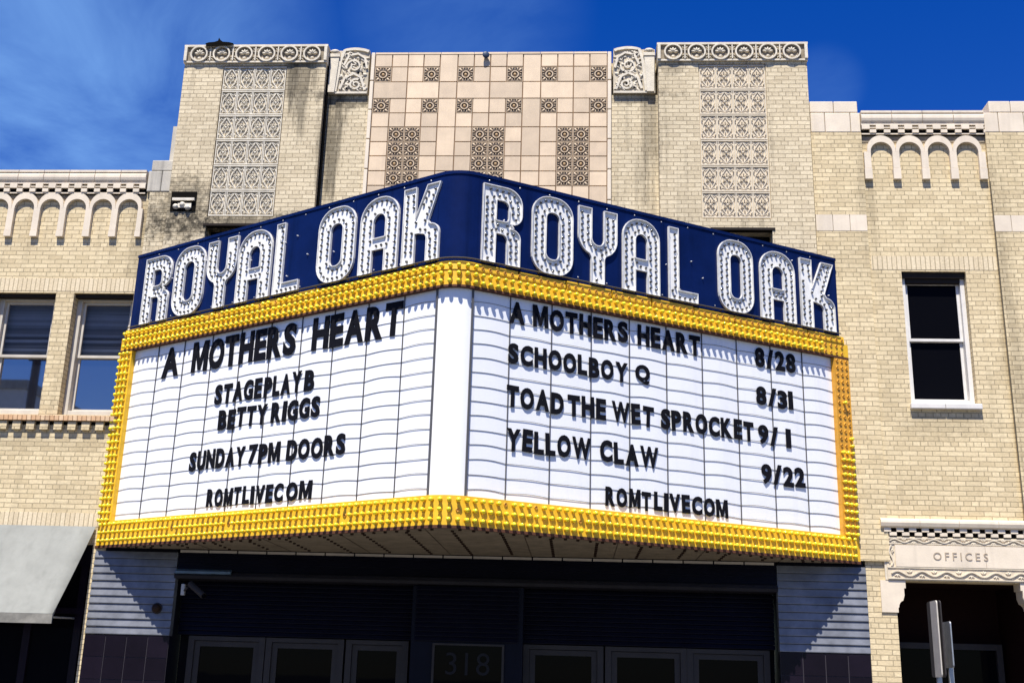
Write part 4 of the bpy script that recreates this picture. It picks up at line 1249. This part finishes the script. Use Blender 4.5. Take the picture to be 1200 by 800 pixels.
# rows of empty sockets: one along the prow, others running back to the wall
pl = []
for sg in (-1, 1):
    s_ = 0.0
    while s_ < 5.3:
        p = fp(sg, s_, -0.14, ZB); pl.append(p); s_ += 0.17
xs_ = -4.4
while xs_ < 4.5:
    y = fronty(xs_) + 0.3
    while y < -0.15:
        pl.append(Vector((xs_, y, ZB))); y += 0.21
    xs_ += 0.55
pl = sorted([p for p in pl if p.y < -0.06], key=lambda p: (p - CAM).length)
SP = [(0.021, 0.002), (0.020, 0.018), (0.014, 0.02)]
b = MB(); b.lathe(SP, (0, 0, 0), (0, 0, -1), 7); so_me = b.mesh('socket', m_sock)
for p in pl[:100]:
    link('socket', so_me, mq, p)
b = MB()
for p in pl[100:]:
    b.lathe(SP, p, (0, 0, -1), 7)
o = b.build('socket', m_sock, mq); o['kind'] = 'stuff'
b = MB()
for xs2 in [(-4.7 + 1.1 * i) for i in range(9)]:
    fy = fronty(xs2)
    if fy < -0.3:
        b.box(xs2 - 0.003, xs2 + 0.003, fy + 0.05, -0.05, ZB - 0.004, ZB - 0.001)
b.build('seam', m_sock, mq)
b = MB()
for i in range(20):
    x = -4.05 + i * 0.405
    b.box(x + 0.01, x + 0.395, -0.05, -0.028, 3.215, 3.248)
b.build('wall_trim', m_trim, mq)

# white boards: bowed acrylic sheets between mullions, rails, white prow
BO = -0.066
PS = [0.006, 0.515, 1.085, 1.645, 2.205, 2.765, 3.325, 3.89, 4.46, 5.01, 5.54]
zb0, zb1 = ZW0 + 0.002, ZW1 - 0.002
def bow(t): return 0.007 * math.sin(math.pi * t)
for sg in (-1, 1):
    for i in range(10):
        b = MB(); s0, s1 = PS[i] + 0.006, PS[i + 1] - 0.006; n = 8
        j = random.uniform(0.6, 1.2)
        for k in range(n + 1):
            t = k / n; o = BO + bow(t) * j
            for z in (zb0, zb1):
                b.v.append(tuple(fp(sg, s0 + (s1 - s0) * t, o, z)))
        for k in range(n):
            b.f.append((2 * k, 2 * k + 2, 2 * k + 3, 2 * k + 1)); b.m.append(0)
        nv = len(b.v)
        for k in range(n + 1):
            for z in (zb0, zb1):
                b.v.append(tuple(fp(sg, s0 + (s1 - s0) * k / n, BO - 0.02, z)))
        b.f.append((0, 1, nv + 1, nv)); b.f.append((2 * n, 2 * n + 1, nv + 2 * n + 1, nv + 2 * n)); b.m += [0, 0]
        b.f.append((nv, nv + 1, nv + 2 * n + 1, nv + 2 * n)); b.m.append(0)
        b.build('letter_panel', m_acry, mq, smooth=False)
    for i, s_ in enumerate(PS):
        w = 0.024 if i == 0 else 0.006
        b = MB(); slab(b, sg, s_ - w * 0.5, s_ + w * 0.5, BO + (0.032 if i == 0 else 0.014), BO - 0.02, zb0, zb1)
        b.build('mullion', m_mull, mq)
    for r in range(14):
        z = 3.70 + r * 0.1715
        if z > ZW1 - 0.03: continue
        b = MB()
        for i in range(10):
            n = 8; s0, s1 = PS[i] + 0.004, PS[i + 1] - 0.004; pts = []
            jz = random.uniform(-0.006, 0.006); jb = random.uniform(0.75, 1.25)
            for k in range(n + 1):
                t = k / n
                pts.append(fp(sg, s0 + (s1 - s0) * t, BO + 0.0045 + bow(t) * 1.0, z + 0.013 * math.sin(math.pi * t) * jb + jz * math.sin(math.pi * t)))
            b.tube(pts, 0.0031, 4, cap=False)
        b.build('letter_rail', m_rail, mq)
b = MB(); sweep(b, [(-0.05, zb0), (-0.05, zb1), (-0.09, zb1), (-0.09, zb0)], 0.0, na=20)
b.build('prow_panel', m_nose, mq)

# yellow chaser bulbs and sockets
spots = []
def walk(o, send, pitch):
    pl = plan(o, send, 16); out = []; acc = 0; nxt = pitch / 2
    for (p, n), (q, m) in zip(pl, pl[1:]):
        L = (q - p).length
        while nxt <= acc + L:
            t = (nxt - acc) / L
            out.append((p.lerp(q, t), n.lerp(m, t).normalized())); nxt += pitch
        acc += L
    return out
for z in (3.345, 3.455, 3.565):
    for p, n in walk(OB, 5.74, 0.098):
        spots.append((Vector((p.x, p.y, z)), n, random.random() > 0.015))
for r, z in enumerate((6.135, 6.232, 6.328)):
    for p, n in walk(OB, 5.74, 0.098):
        keep = True
        if r == 2 and p.x > 0.2: keep = False
        if p.x > 4.75: keep = False
        if r == 2: p = p + n * 0.008
        if r == 2 and p.x < -0.4 and random.random() < 0.12: keep = False
        spots.append((Vector((p.x, p.y, z)), n, keep))
for sg in (-1, 1):
    for s_ in (5.582, 5.665, 5.748):
        z = 3.63
        while z < 6.10:
            keep = True
            if sg > 0:
                if z > 4.75: keep = (s_ > 5.7 and z < 5.0) or random.random() < 0.06
            spots.append((fp(sg, s_, OB - 0.001, z), FF[sg][2], keep)); z += 0.1
LIVE_S = [(0.025, -0.001), (0.021, 0.014), (0.016, 0.026)]
DEAD_S = [(0.024, -0.001), (0.022, 0.012), (0.017, 0.014), (0.014, 0.004)]
spots.sort(key=lambda q: (q[0] - CAM).length)
sock_me = {}
for kp, prof in ((True, LIVE_S), (False, DEAD_S)):
    b = MB(); b.lathe(prof, (0, 0, 0), (0, -1, 0), 8); sock_me[kp] = b.mesh('bulb_socket', m_yel if kp else m_yelold, True)
for p, n, keep in spots[:100]:
    k = link('bulb_socket', sock_me[keep], mq, p); k.rotation_euler = (0, 0, math.atan2(n.y, n.x) + math.pi / 2)
b = MB()
for p, n, keep in spots[100:]:
    b.lathe(LIVE_S if keep else DEAD_S, p, n, 8, mi=0 if keep else 1)
o = b.build('bulb_socket', [m_yel, m_yelold], mq, smooth=True); o['kind'] = 'stuff'
BP = [(0.014, 0.0), (0.018, 0.006), (0.0245, 0.016), (0.0265, 0.027), (0.023, 0.039), (0.013, 0.048), (0.004, 0.051)]
b = MB(); b.lathe(BP, (0, 0, 0), (0, -1, 0), 10)
bulb_me = b.mesh('chaser_bulb', m_bulb, True)
live = [(p + n * 0.016, n) for p, n, k in spots if k]
live.sort(key=lambda q: (q[0] - CAM).length)
for p, n in live[:100]:
    o = link('chaser_bulb', bulb_me, mq, p)
    o.rotation_euler = (0, 0, math.atan2(n.y, n.x) + math.pi / 2)
b = MB()
for p, n in live[100:]:
    b.lathe(BP, p, n, 8)
o = b.build('chaser_bulb', m_bulb, mq, smooth=True); o['kind'] = 'stuff'

# ------------------------------------------------------------------ big channel letters
def rrect(x0, x1, z0, z1, rtl, rtr, rbr, rbl, n=7):
    p = []
    p += [(x0 + rbl - rbl * math.cos(R_(90 * k / n)), z0 + rbl - rbl * math.sin(R_(90 * k / n))) for k in range(n + 1)] if rbl else [(x0, z0)]
    p += [(x1 - rbr + rbr * math.sin(R_(90 * k / n)), z0 + rbr - rbr * math.cos(R_(90 * k / n))) for k in range(n + 1)] if rbr else [(x1, z0)]
    p += [(x1 - rtr + rtr * math.cos(R_(90 * k / n)), z1 - rtr + rtr * math.sin(R_(90 * k / n))) for k in range(n + 1)] if rtr else [(x1, z1)]
    p += [(x0 + rtl - rtl * math.sin(R_(90 * k / n)), z1 - rtl + rtl * math.cos(R_(90 * k / n))) for k in range(n + 1)] if rtl else [(x0, z1)]
    return p                                     # counter-clockwise
def glyph(ch, w, h, t):
    if ch == 'O':
        r = w * 0.42
        return [rrect(0, w, 0, h, r, r, r, r), rrect(t, w - t, t * 1.0, h - t * 1.05, r * 0.33, r * 0.33, r * 0.33, r * 0.33)]
    if ch == 'A':
        r = w * 0.46; top = rrect(0, w, 0, h, r, r, 0, 0); cb0, cb1 = h * 0.30, h * 0.46
        out = [(0, 0), (t, 0), (t, cb0), (w - t, cb0), (w - t, 0), (w, 0)] + top[2:]
        return [out, rrect(t, w - t, cb1, h - t * 1.05, r * 0.36, r * 0.36, 0.01, 0.01)]
    if ch == 'L':
        return [[(0, 0), (w, 0), (w, t * 0.95), (t, t * 0.95), (t, h), (0, h)]]
    def shoulder(x, zt, r, n=6):                # right shoulder from (x,0 side) up and over to the left
        return [(x - r + r * math.cos(R_(90 * k / n)), zt - r + r * math.sin(R_(90 * k / n))) for k in range(n + 1)]
    if ch == 'R':
        r = w * 0.40; x2 = w * 0.965; bz = h * 0.50
        out = [(0, 0), (t, 0), (t, h * 0.385)]
        out += [(t + (x2 - 2 * t) * 0.35, h * 0.385)] + [(x2 - t - 0.07 + 0.07 * math.sin(R_(90 * k / 4)), h * 0.315 + 0.07 * math.cos(R_(90 * k / 4))) for k in range(5)]
        out += [(x2 - t, 0), (x2, 0)] + shoulder(x2, h * 0.475, w * 0.22)
        out += [(w * 0.80, h * 0.49)]
        rb = w * 0.26
        out += [(w - rb + rb * math.sin(R_(90 * k / 6)), bz + 0.03 + rb - rb * math.cos(R_(90 * k / 6))) for k in range(7)]
        out += [(w - r + r * math.cos(R_(90 * k / 8)), h - r + r * math.sin(R_(90 * k / 8))) for k in range(9)] + [(0, h)]
        return [out, rrect(t, w - t, h * 0.555, h - t * 1.0, 0.01, r * 0.36, r * 0.25, 0.01, 5)]
    if ch == 'Y':
        m = w / 2; r = w * 0.44; zj = h * 0.34
        out = [(m - t / 2, 0), (m + t / 2, 0), (m + t / 2, zj)]
        out += [(w - r + r * math.sin(R_(20 + 70 * k / 6)), zj + 0.03 + r - r * math.cos(R_(20 + 70 * k / 6))) for k in range(7)]
        out += [(w, h), (w - t, h)]
        ri = m - t
        out += [(m + ri * math.cos(R_(180 * k / 10)), h * 0.60 - ri * math.sin(R_(180 * k / 10))) for k in range(11)]
        out += [(t, h), (0, h)]
        out += [(r - r * math.sin(R_(20 + 70 * k / 6)), zj + 0.03 + r - r * math.cos(R_(20 + 70 * k / 6))) for k in range(6, -1, -1)]
        out += [(m - t / 2, zj)]
        return [out]
    if ch == 'K':
        out = [(0, 0), (t, 0), (t, h * 0.385)]
        out += [(t + (w - 2 * t) * 0.3, h * 0.385)] + [(w - t - 0.07 + 0.07 * math.sin(R_(90 * k / 4)), h * 0.30 + 0.07 * math.cos(R_(90 * k / 4))) for k in range(5)]
        out += [(w - t, 0), (w, 0)] + shoulder(w, h * 0.485, w * 0.24)
        out += [(w * 0.70, h * 0.53), (w * 1.0, h), (w - t * 1.05, h), (t, h * 0.60), (t, h), (0, h)]
        return [out]
def clean(p):
    o = []
    for q in p:
        if not o or math.hypot(q[0] - o[-1][0], q[1] - o[-1][1]) > 0.004:
            o.append(q)
    if math.hypot(o[0][0] - o[-1][0], o[0][1] - o[-1][1]) < 0.004:
        o.pop()
    return o
def area(p): return 0.5 * sum(p[i][0] * p[(i + 1) % len(p)][1] - p[(i + 1) % len(p)][0] * p[i][1] for i in range(len(p)))
def inset(p, d):
    """shift a counter-clockwise loop inwards by d (negative grows it)"""
    n = len(p); o = []
    for i in range(n):
        a, q, c = p[i - 1], p[i], p[(i + 1) % n]
        d1 = Vector((q[0] - a[0], q[1] - a[1])).normalized(); d2 = Vector((c[0] - q[0], c[1] - q[1])).normalized()
        n1 = Vector((-d1.y, d1.x)); n2 = Vector((-d2.y, d2.x)); bis = n1 + n2
        if bis.length < 1e-4: bis = n1
        bis.normalize(); k = max(0.45, bis.dot(n1))
        o.append((q[0] + bis.x * d / k, q[1] + bis.y * d / k))
    return o
def inside(p, q):
    c = False; n = len(p)
    for i in range(n):
        a, b_ = p[i], p[(i + 1) % n]
        if (a[1] > q[1]) != (b_[1] > q[1]) and q[0] < (b_[0] - a[0]) * (q[1] - a[1]) / (b_[1] - a[1]) + a[0]:
            c = not c
    return c
def dist(p, q):
    m = 9
    for i in range(len(p)):
        a, b_ = Vector(p[i]), Vector(p[(i + 1) % len(p)]); ab = b_ - a
        t = max(0, min(1, (Vector(q) - a).dot(ab) / max(1e-9, ab.dot(ab))))
        m = min(m, (a + ab * t - Vector(q)).length)
    return m
letter_bulbs = []
LB, LD = 0.008, 0.034                           # back of the trough, front of its rim
def channel_letter(ch, sg, sa, sb, z0, z1):
    """sa..sb: span along the face, reading left to right"""
    w = abs(sb - sa); h = z1 - z0; t = w * 0.345
    loops = [clean(l) for l in glyph(ch, w, h, t)]
    loops = [l if area(l) > 0 else l[::-1] for l in loops]
    def P(q, o):
        s_ = sa + q[0] * (1 if sb > sa else -1)
        return tuple(fp(sg, s_, o, z0 + q[1]))
    b = MB(); rim = 0.010
    # back of the trough
    vl = [[Vector((x, z, 0)) for x, z in l] for l in loops]
    tri = tessellate_polygon(vl)
    flat = [q for l in loops for q in l]
    base = len(b.v); b.v += [P(q, LB) for q in flat]
    for f in tri:
        b.f.append(tuple(base + i for i in f)); b.m.append(1)
    for li, l in enumerate(loops):
        ins = inset(l, rim if li == 0 else -rim); n = len(l); base = len(b.v)
        b.v += [P(q, 0.0) for q in l] + [P(q, LD) for q in l] + [P(q, LD) for q in ins] + [P(q, LB) for q in ins]
        for i in range(n):
            j = (i + 1) % n
            for r, mi in ((0, 0), (1, 0), (2, 0)):
                b.f.append((base + r * n + i, base + r * n + j, base + (r + 1) * n + j, base + (r + 1) * n + i)); b.m.append(mi)
    o = b.build('channel_letter', [m_silver, m_silverbed], mq)
    # bulbs: one row along each edge of the stroke
    got = []
    for li, l in enumerate(loops):
        ring = inset(l, 0.056 if li == 0 else -0.056); per = 0; n = len(ring); nxt = 0.03
        for i in range(n):
            a, c = Vector(ring[i]), Vector(ring[(i + 1) % n]); L = (c - a).length
            while L > 1e-6 and nxt <= per + L:
                q = a.lerp(c, (nxt - per) / L); nxt += 0.082
                if not inside(loops[0], q) or any(inside(k, q) for k in loops[1:]): continue
                if min(dist(k, q) for k in loops) < 0.042: continue
                if any((q - g_).length < 0.062 for g_ in got): continue
                got.append(q.copy())
            per += L
    for q in got:
        if random.random() < 0.985:
            letter_bulbs.append((Vector(P(q, LB)), FF[sg][2], o))
z0L, z1L = 6.425, 7.435
for ch, a, c in (('R', 0.062, 0.60), ('O', 0.738, 1.32), ('Y', 1.396, 1.97), ('A', 2.053, 2.62), ('L', 2.765, 3.22), ('O', 3.562, 4.145), ('A', 4.268, 4.875), ('K', 4.975, 5.585)):
    channel_letter(ch, 1, a, c, z0L, z1L + (0.02 if ch == 'O' else 0))
for ch, a, c in (('R', 5.42, 4.83), ('O', 4.755, 4.12), ('Y', 4.075, 3.475), ('A', 3.445, 2.80), ('L', 2.735, 2.265), ('O', 1.958, 1.318), ('A', 1.236, 0.61), ('K', 0.54, -0.03)):
    channel_letter(ch, -1, a, c, z0L, z1L + (0.02 if ch == 'O' else 0))
LP = [(0.012, 0.0), (0.016, 0.006), (0.0185, 0.014), (0.017, 0.022), (0.011, 0.029), (0.004, 0.031)]
b = MB(); b.lathe(LP, (0, 0, 0), (0, -1, 0), 9)
lb_me = b.mesh('letter_bulb', m_clearbulb, True)
letter_bulbs.sort(key=lambda q: (q[0] - CAM).length)
for p, n, o in letter_bulbs[:100]:
    k = link('letter_bulb', lb_me, o, p)
    k.rotation_euler = (0, 0, math.atan2(n.y, n.x) + math.pi / 2)
b = MB()
for p, n, o in letter_bulbs[100:]:
    b.lathe(LP, p, n, 7)
o = b.build('letter_bulb', m_clearbulb, mq, smooth=True); o['kind'] = 'stuff'
# thin neon tube glints round the letters are left out; small white glass stand-offs remain
b = MB(); b.lathe([(0.007, 0), (0.008, 0.02), (0.004, 0.028)], (0, 0, 0), (0, -1, 0), 6); st_me = b.mesh('standoff', m_nose)
for sg in (-1, 1):
    for k in range(18):
        s_ = random.uniform(0.1, 5.5); z = random.uniform(6.5, 7.4); n = FF[sg][2]
        q = link('standoff', st_me, mq, fp(sg, s_, 0.0, z)); q.rotation_euler = (0, 0, math.atan2(n.y, n.x) + math.pi / 2)

# ================================================================== black letters on the boards
ORD = ['first', 'second', 'third', 'fourth', 'fifth', 'sixth', 'seventh', 'eighth', 'ninth', 'tenth', 'eleventh', 'twelfth', 'thirteenth',
       'fourteenth', 'fifteenth', 'sixteenth', 'seventeenth', 'eighteenth', 'nineteenth', 'twentieth']
rows = [
 (-1, 'top line', 'left', 5.585, 0.435, [('A', 4.86, 4.51), ('MOTHERS', 4.24, 2.27), ('HEART', 1.98, 0.515)]),
 (-1, 'second line', 'left', 5.065, 0.275, [('STAGE', 3.70, 2.815), ('PLAY', 2.77, 2.105), ('B', 2.055, 1.885)]),
 (-1, 'third line', 'left', 4.71, 0.268, [('BETTY', 3.58, 2.675), ('RIGGS', 2.60, 1.755)]),
 (-1, 'fourth line', 'left', 4.198, 0.262, [('SUNDAY', 4.065, 3.01), ('7PM', 2.945, 2.38), ('DOORS', 2.27, 1.285)]),
 (-1, 'bottom line', 'left', 3.692, 0.235, [('ROMT', 3.65, 3.02), ('LIVEC', 2.98, 2.27), ('OM', 2.21, 1.785)]),
 (1, 'top line', 'right', 5.748, 0.275, [('A', 0.497, 0.705), ('MOTHERS', 0.82, 2.178), ('HEART', 2.32, 3.29)]),
 (1, 'date ending the top line', 'right', 5.748, 0.272, [('8/28', 4.195, 4.88)]),
 (1, 'second line', 'right', 5.245, 0.252, [('SCHOOLBOY', 0.495, 2.168), ('Q', 2.283, 2.50)]),
 (1, 'date ending the second line', 'right', 5.235, 0.252, [('8/31', 4.187, 4.81)]),
 (1, 'third line', 'right', 4.718, 0.262, [('TOAD', 0.488, 1.257), ('THE', 1.317, 1.853), ('WET', 1.944, 2.545), ('SPROCKET', 2.66, 4.12)]),
 (1, 'date ending the third line', 'right', 4.702, 0.258, [('9/', 4.198, 4.53), ('1', 4.66, 4.745)]),
 (1, 'fourth line', 'right', 4.203, 0.268, [('YELLOW', 0.504, 1.643), ('CLAW', 1.776, 2.615)]),
 (1, 'date ending the fourth line', 'right', 4.188, 0.265, [('9/22', 4.224, 4.96)]),
 (1, 'bottom line', 'right', 3.682, 0.232, [('ROMT', 1.85, 2.50), ('LIVECOM', 2.545, 3.67)]),
]
WID = {'I': 0.42, '1': 0.45, '/': 0.85, 'M': 1.25, 'W': 1.35, 'L': 0.85, 'E': 0.88, 'F': 0.85, 'T': 0.95, 'J': 0.8}
seen_names = {}
for sg, where, side, z0, h, words in rows:
    k = 0
    for word, sa, sb in words:
        ms = [text_mesh(c, 0.009, 0.040 if c in '0896' else 0.036 if c in 'MW' else 0.047, 'sign_letter', m_blk) for c in word]
        span = abs(sb - sa); gap = 0.026 if len(word) > 1 else 0
        rel = [max(0.34, m[1]) * 0.5 + 0.5 * WID.get(c, 1.0) * 0.85 for c, m in zip(word, ms)]
        rel = [0.34 if c in 'I1' else r for c, r in zip(word, rel)]
        tot = sum(rel); x = 0.0
        for c, m, r in zip(word, ms, rel):
            cw = (span - gap * (len(word) - 1)) * r / tot
            if c in 'I1':
                gw = min(cw, 0.085)
            else:
                gw = cw
            off = (cw - gw) / 2
            s_ = (sa + x + off) if sg > 0 else (sa + 0.022 - x - off)
            o = bpy.data.objects.new('sign_letter', m[0]); C.objects.link(o)
            A, d, n = FF[sg]
            dirv = d if sg > 0 else -d
            til = R_(random.gauss(0, 1.0)); lean = R_(random.uniform(-1.5, 0.5))
            o.location = fp(sg, s_, BO + 0.014 + random.uniform(-.001, .003), z0 + random.gauss(0, 0.005))
            rot = Matrix((( dirv.x, -n.x, 0), (dirv.y, -n.y, 0), (0, 0, 1))).to_4x4()
            o.rotation_euler = (rot @ Matrix.Rotation(til, 4, 'Y') @ Matrix.Rotation(lean, 4, 'X')).to_euler()
            o.scale = (gw / m[1], 1, h)
            k += 1
            what = 'slash' if c == '/' else ('number ' + c if c.isdigit() else 'letter ' + c)
            tag(o, f'black {what}, {ORD[k - 1]} in the {where} of the {side} board', 'sign letter', f'black letters on the {side} marquee board')
            x += cw + gap

# ================================================================== small fixtures
sc_ = thing('security_camera', 'small pale security camera under the marquee beside the left siding column', 'camera', (-3.93, -0.02, 2.72))
b = MB(); b.box(-3.975, -3.925, -0.06, -0.002, 2.64, 2.79); b.build('mount', m_camw, sc_, bevel=0.006)
b = MB(); b.tube([(-3.93, -0.05, 2.70), (-3.86, -0.13, 2.74)], 0.014, 6); b.build('arm', m_alu, sc_)
b = MB(); b.tube([(-3.84, -0.10, 2.79), (-3.60, -0.22, 2.63)], 0.042, 10); b.build('housing', m_alu, sc_)
b = MB(); b.tube([(-3.602, -0.219, 2.631), (-3.58, -0.23, 2.617)], 0.03, 10); b.build('lens', m_glass, sc_)

wl = thing('wall_light', 'small round brown light fixture on the left siding column', 'light', (-4.29, 0, 2.46))
b = MB(); b.lathe([(0.058, 0.0), (0.06, 0.03), (0.05, 0.055), (0.03, 0.075), (0.008, 0.08)], (-4.29, -0.02, 2.46), (0, -1, 0), 14); b.build('cap', m_sock, wl, smooth=True)
b = MB(); b.lathe([(0.075, 0.0), (0.075, 0.012)], (-4.29, -0.012, 2.46), (0, -1, 0), 14); b.build('backplate', m_alu, wl)

fl = thing('floodlight', 'small dark blue floodlight peeping over the middle of the tiled parapet', 'floodlight', (-0.08, 0.0, 10.99))
b = MB(); b.lathe([(0.02, -0.03), (0.045, 0.0), (0.056, 0.03), (0.05, 0.036)], (-0.085, 0.015, 10.945), (0.25, -1, -0.15), 12); b.build('head', m_lampd, fl, smooth=True)
b = MB(); b.tube([(-0.08, 0.06, 10.95), (-0.085, 0.0, 10.935)], 0.014, 6); b.build('bracket', m_lampd, fl)

tf = thing('roof_debris', 'torn black roofing scrap with a raised corner on the left tower top', 'roofing scrap', (-4.27, -0.1, 11.08))
b = MB()
zt = adj(0, 11.122, YT)[1]
pr = [(-4.47, 0.004), (-4.42, 0.022), (-4.33, 0.03), (-4.275, 0.05), (-4.265, 0.105), (-4.235, 0.06), (-4.20, 0.032), (-4.10, 0.024), (-4.03, 0.004)]
b.prism_y([(x, zt + z) for x, z in pr] + [(-4.03, zt + 0.0), (-4.47, zt + 0.0)], -0.2, 0.1)
b.build('scrap', m_soot_shade, tf)
b = MB(); b.prism_y([(-4.46, zt - 0.05), (-4.05, zt - 0.02), (-4.05, zt + 0.002), (-4.46, zt + 0.002)], YT - 0.08, YT - 0.071); b.build('torn_edge', m_soot_shade, tf)

# street sign posts by the kerb (seen almost edge on)
def street_sign(name, label, x, y, z0, z1, wd, ang, mat, vee):
    t = thing(name, label, 'street sign', (x, y, 0), 'street signs by the kerb')
    c, s_ = math.cos(R_(ang)), math.sin(R_(ang))
    def panel(a, off, nm, m):
        ca, sa = math.cos(R_(a)), math.sin(R_(a)); b = MB()
        P = []
        r = 0.03
        loc = rrect(0, wd, z0, z1, r, r, r, r, 4)
        for yy in (-0.006, 0.006):
            P += [(x + off[0] + q[0] * ca - yy * sa, y + off[1] + q[0] * sa + yy * ca, q[1]) for q in loc]
        n = len(loc); b.v = P
        b.f = [tuple(range(n)), tuple(range(2 * n - 1, n - 1, -1))] + [(i, (i + 1) % n, n + (i + 1) % n, n + i) for i in range(n)]
        b.m = [0] * len(b.f)
        b.build(nm, m, t)
    panel(ang, (0, 0), 'sign_panel', mat)
    if vee:
        panel(ang + 9, (0.035, 0.0), 'sign_panel', m_alu)
    px, py = x + wd * 0.5 * c + 0.02, y + wd * 0.5 * s_ + 0.02
    b = MB()
    b.box(px - 0.022, px + 0.022, py - 0.004, py, 0, z1 - 0.03); b.box(px - 0.022, px - 0.018, py + 0.0005, py + 0.03, 0, z1 - 0.03); b.box(px + 0.018, px + 0.022, py + 0.0005, py + 0.03, 0, z1 - 0.03)
    b.build('post', m_galv, t)
    b = MB()
    for zz in (z0 + 0.1, z1 - 0.1):
        b.tube([(px, py - 0.03, zz), (px, py + 0.035, zz)], 0.008, 6)
    b.build('bolt', m_galv, t)
street_sign('street_sign', 'taller pale street sign seen edge on in front of the offices doorway', 4.86, -4.20, 1.80, 2.51, 0.30, 88, m_signb, True)
street_sign('street_sign', 'shorter grey street sign on a steel post, right of the taller pale one', 4.99, -4.15, 1.89, 2.32, 0.30, 88, m_galv, False)

# ================================================================== across the street (mirrored in the left windows)
ob = thing('white_building', 'plain white building across the street, mirrored in the left sash window', 'building', (-33, -32, 0))
wall('wall', ob, m_white, -50, -22.4, 0, 13.0, -42, -30, [], 0.2)
b = MB(); b.box(-50.1, -22.3, -42.1, -29.9, 13.002, 13.4); b.build('roof', m_tcgrey, ob)
up = thing('utility_pole', 'dark wooden utility pole across the street, mirrored in the left sash window', 'utility pole', (-12.9, -12, 0))
b = MB(); b.tube([(-16.05, -18.2, -0.1), (-16.05, -18.2, 11.3)], 0.17, 10, r2=0.13); b.build('pole', m_wood, up)
b = MB(); b.box(-16.4, -15.7, -18.40, -18.32, 11.1, 11.22); b.build('crossarm', m_wood, up)
up.location = (-16.05, -18.2, 0)
for ch in up.children:
    ch.location = -up.location
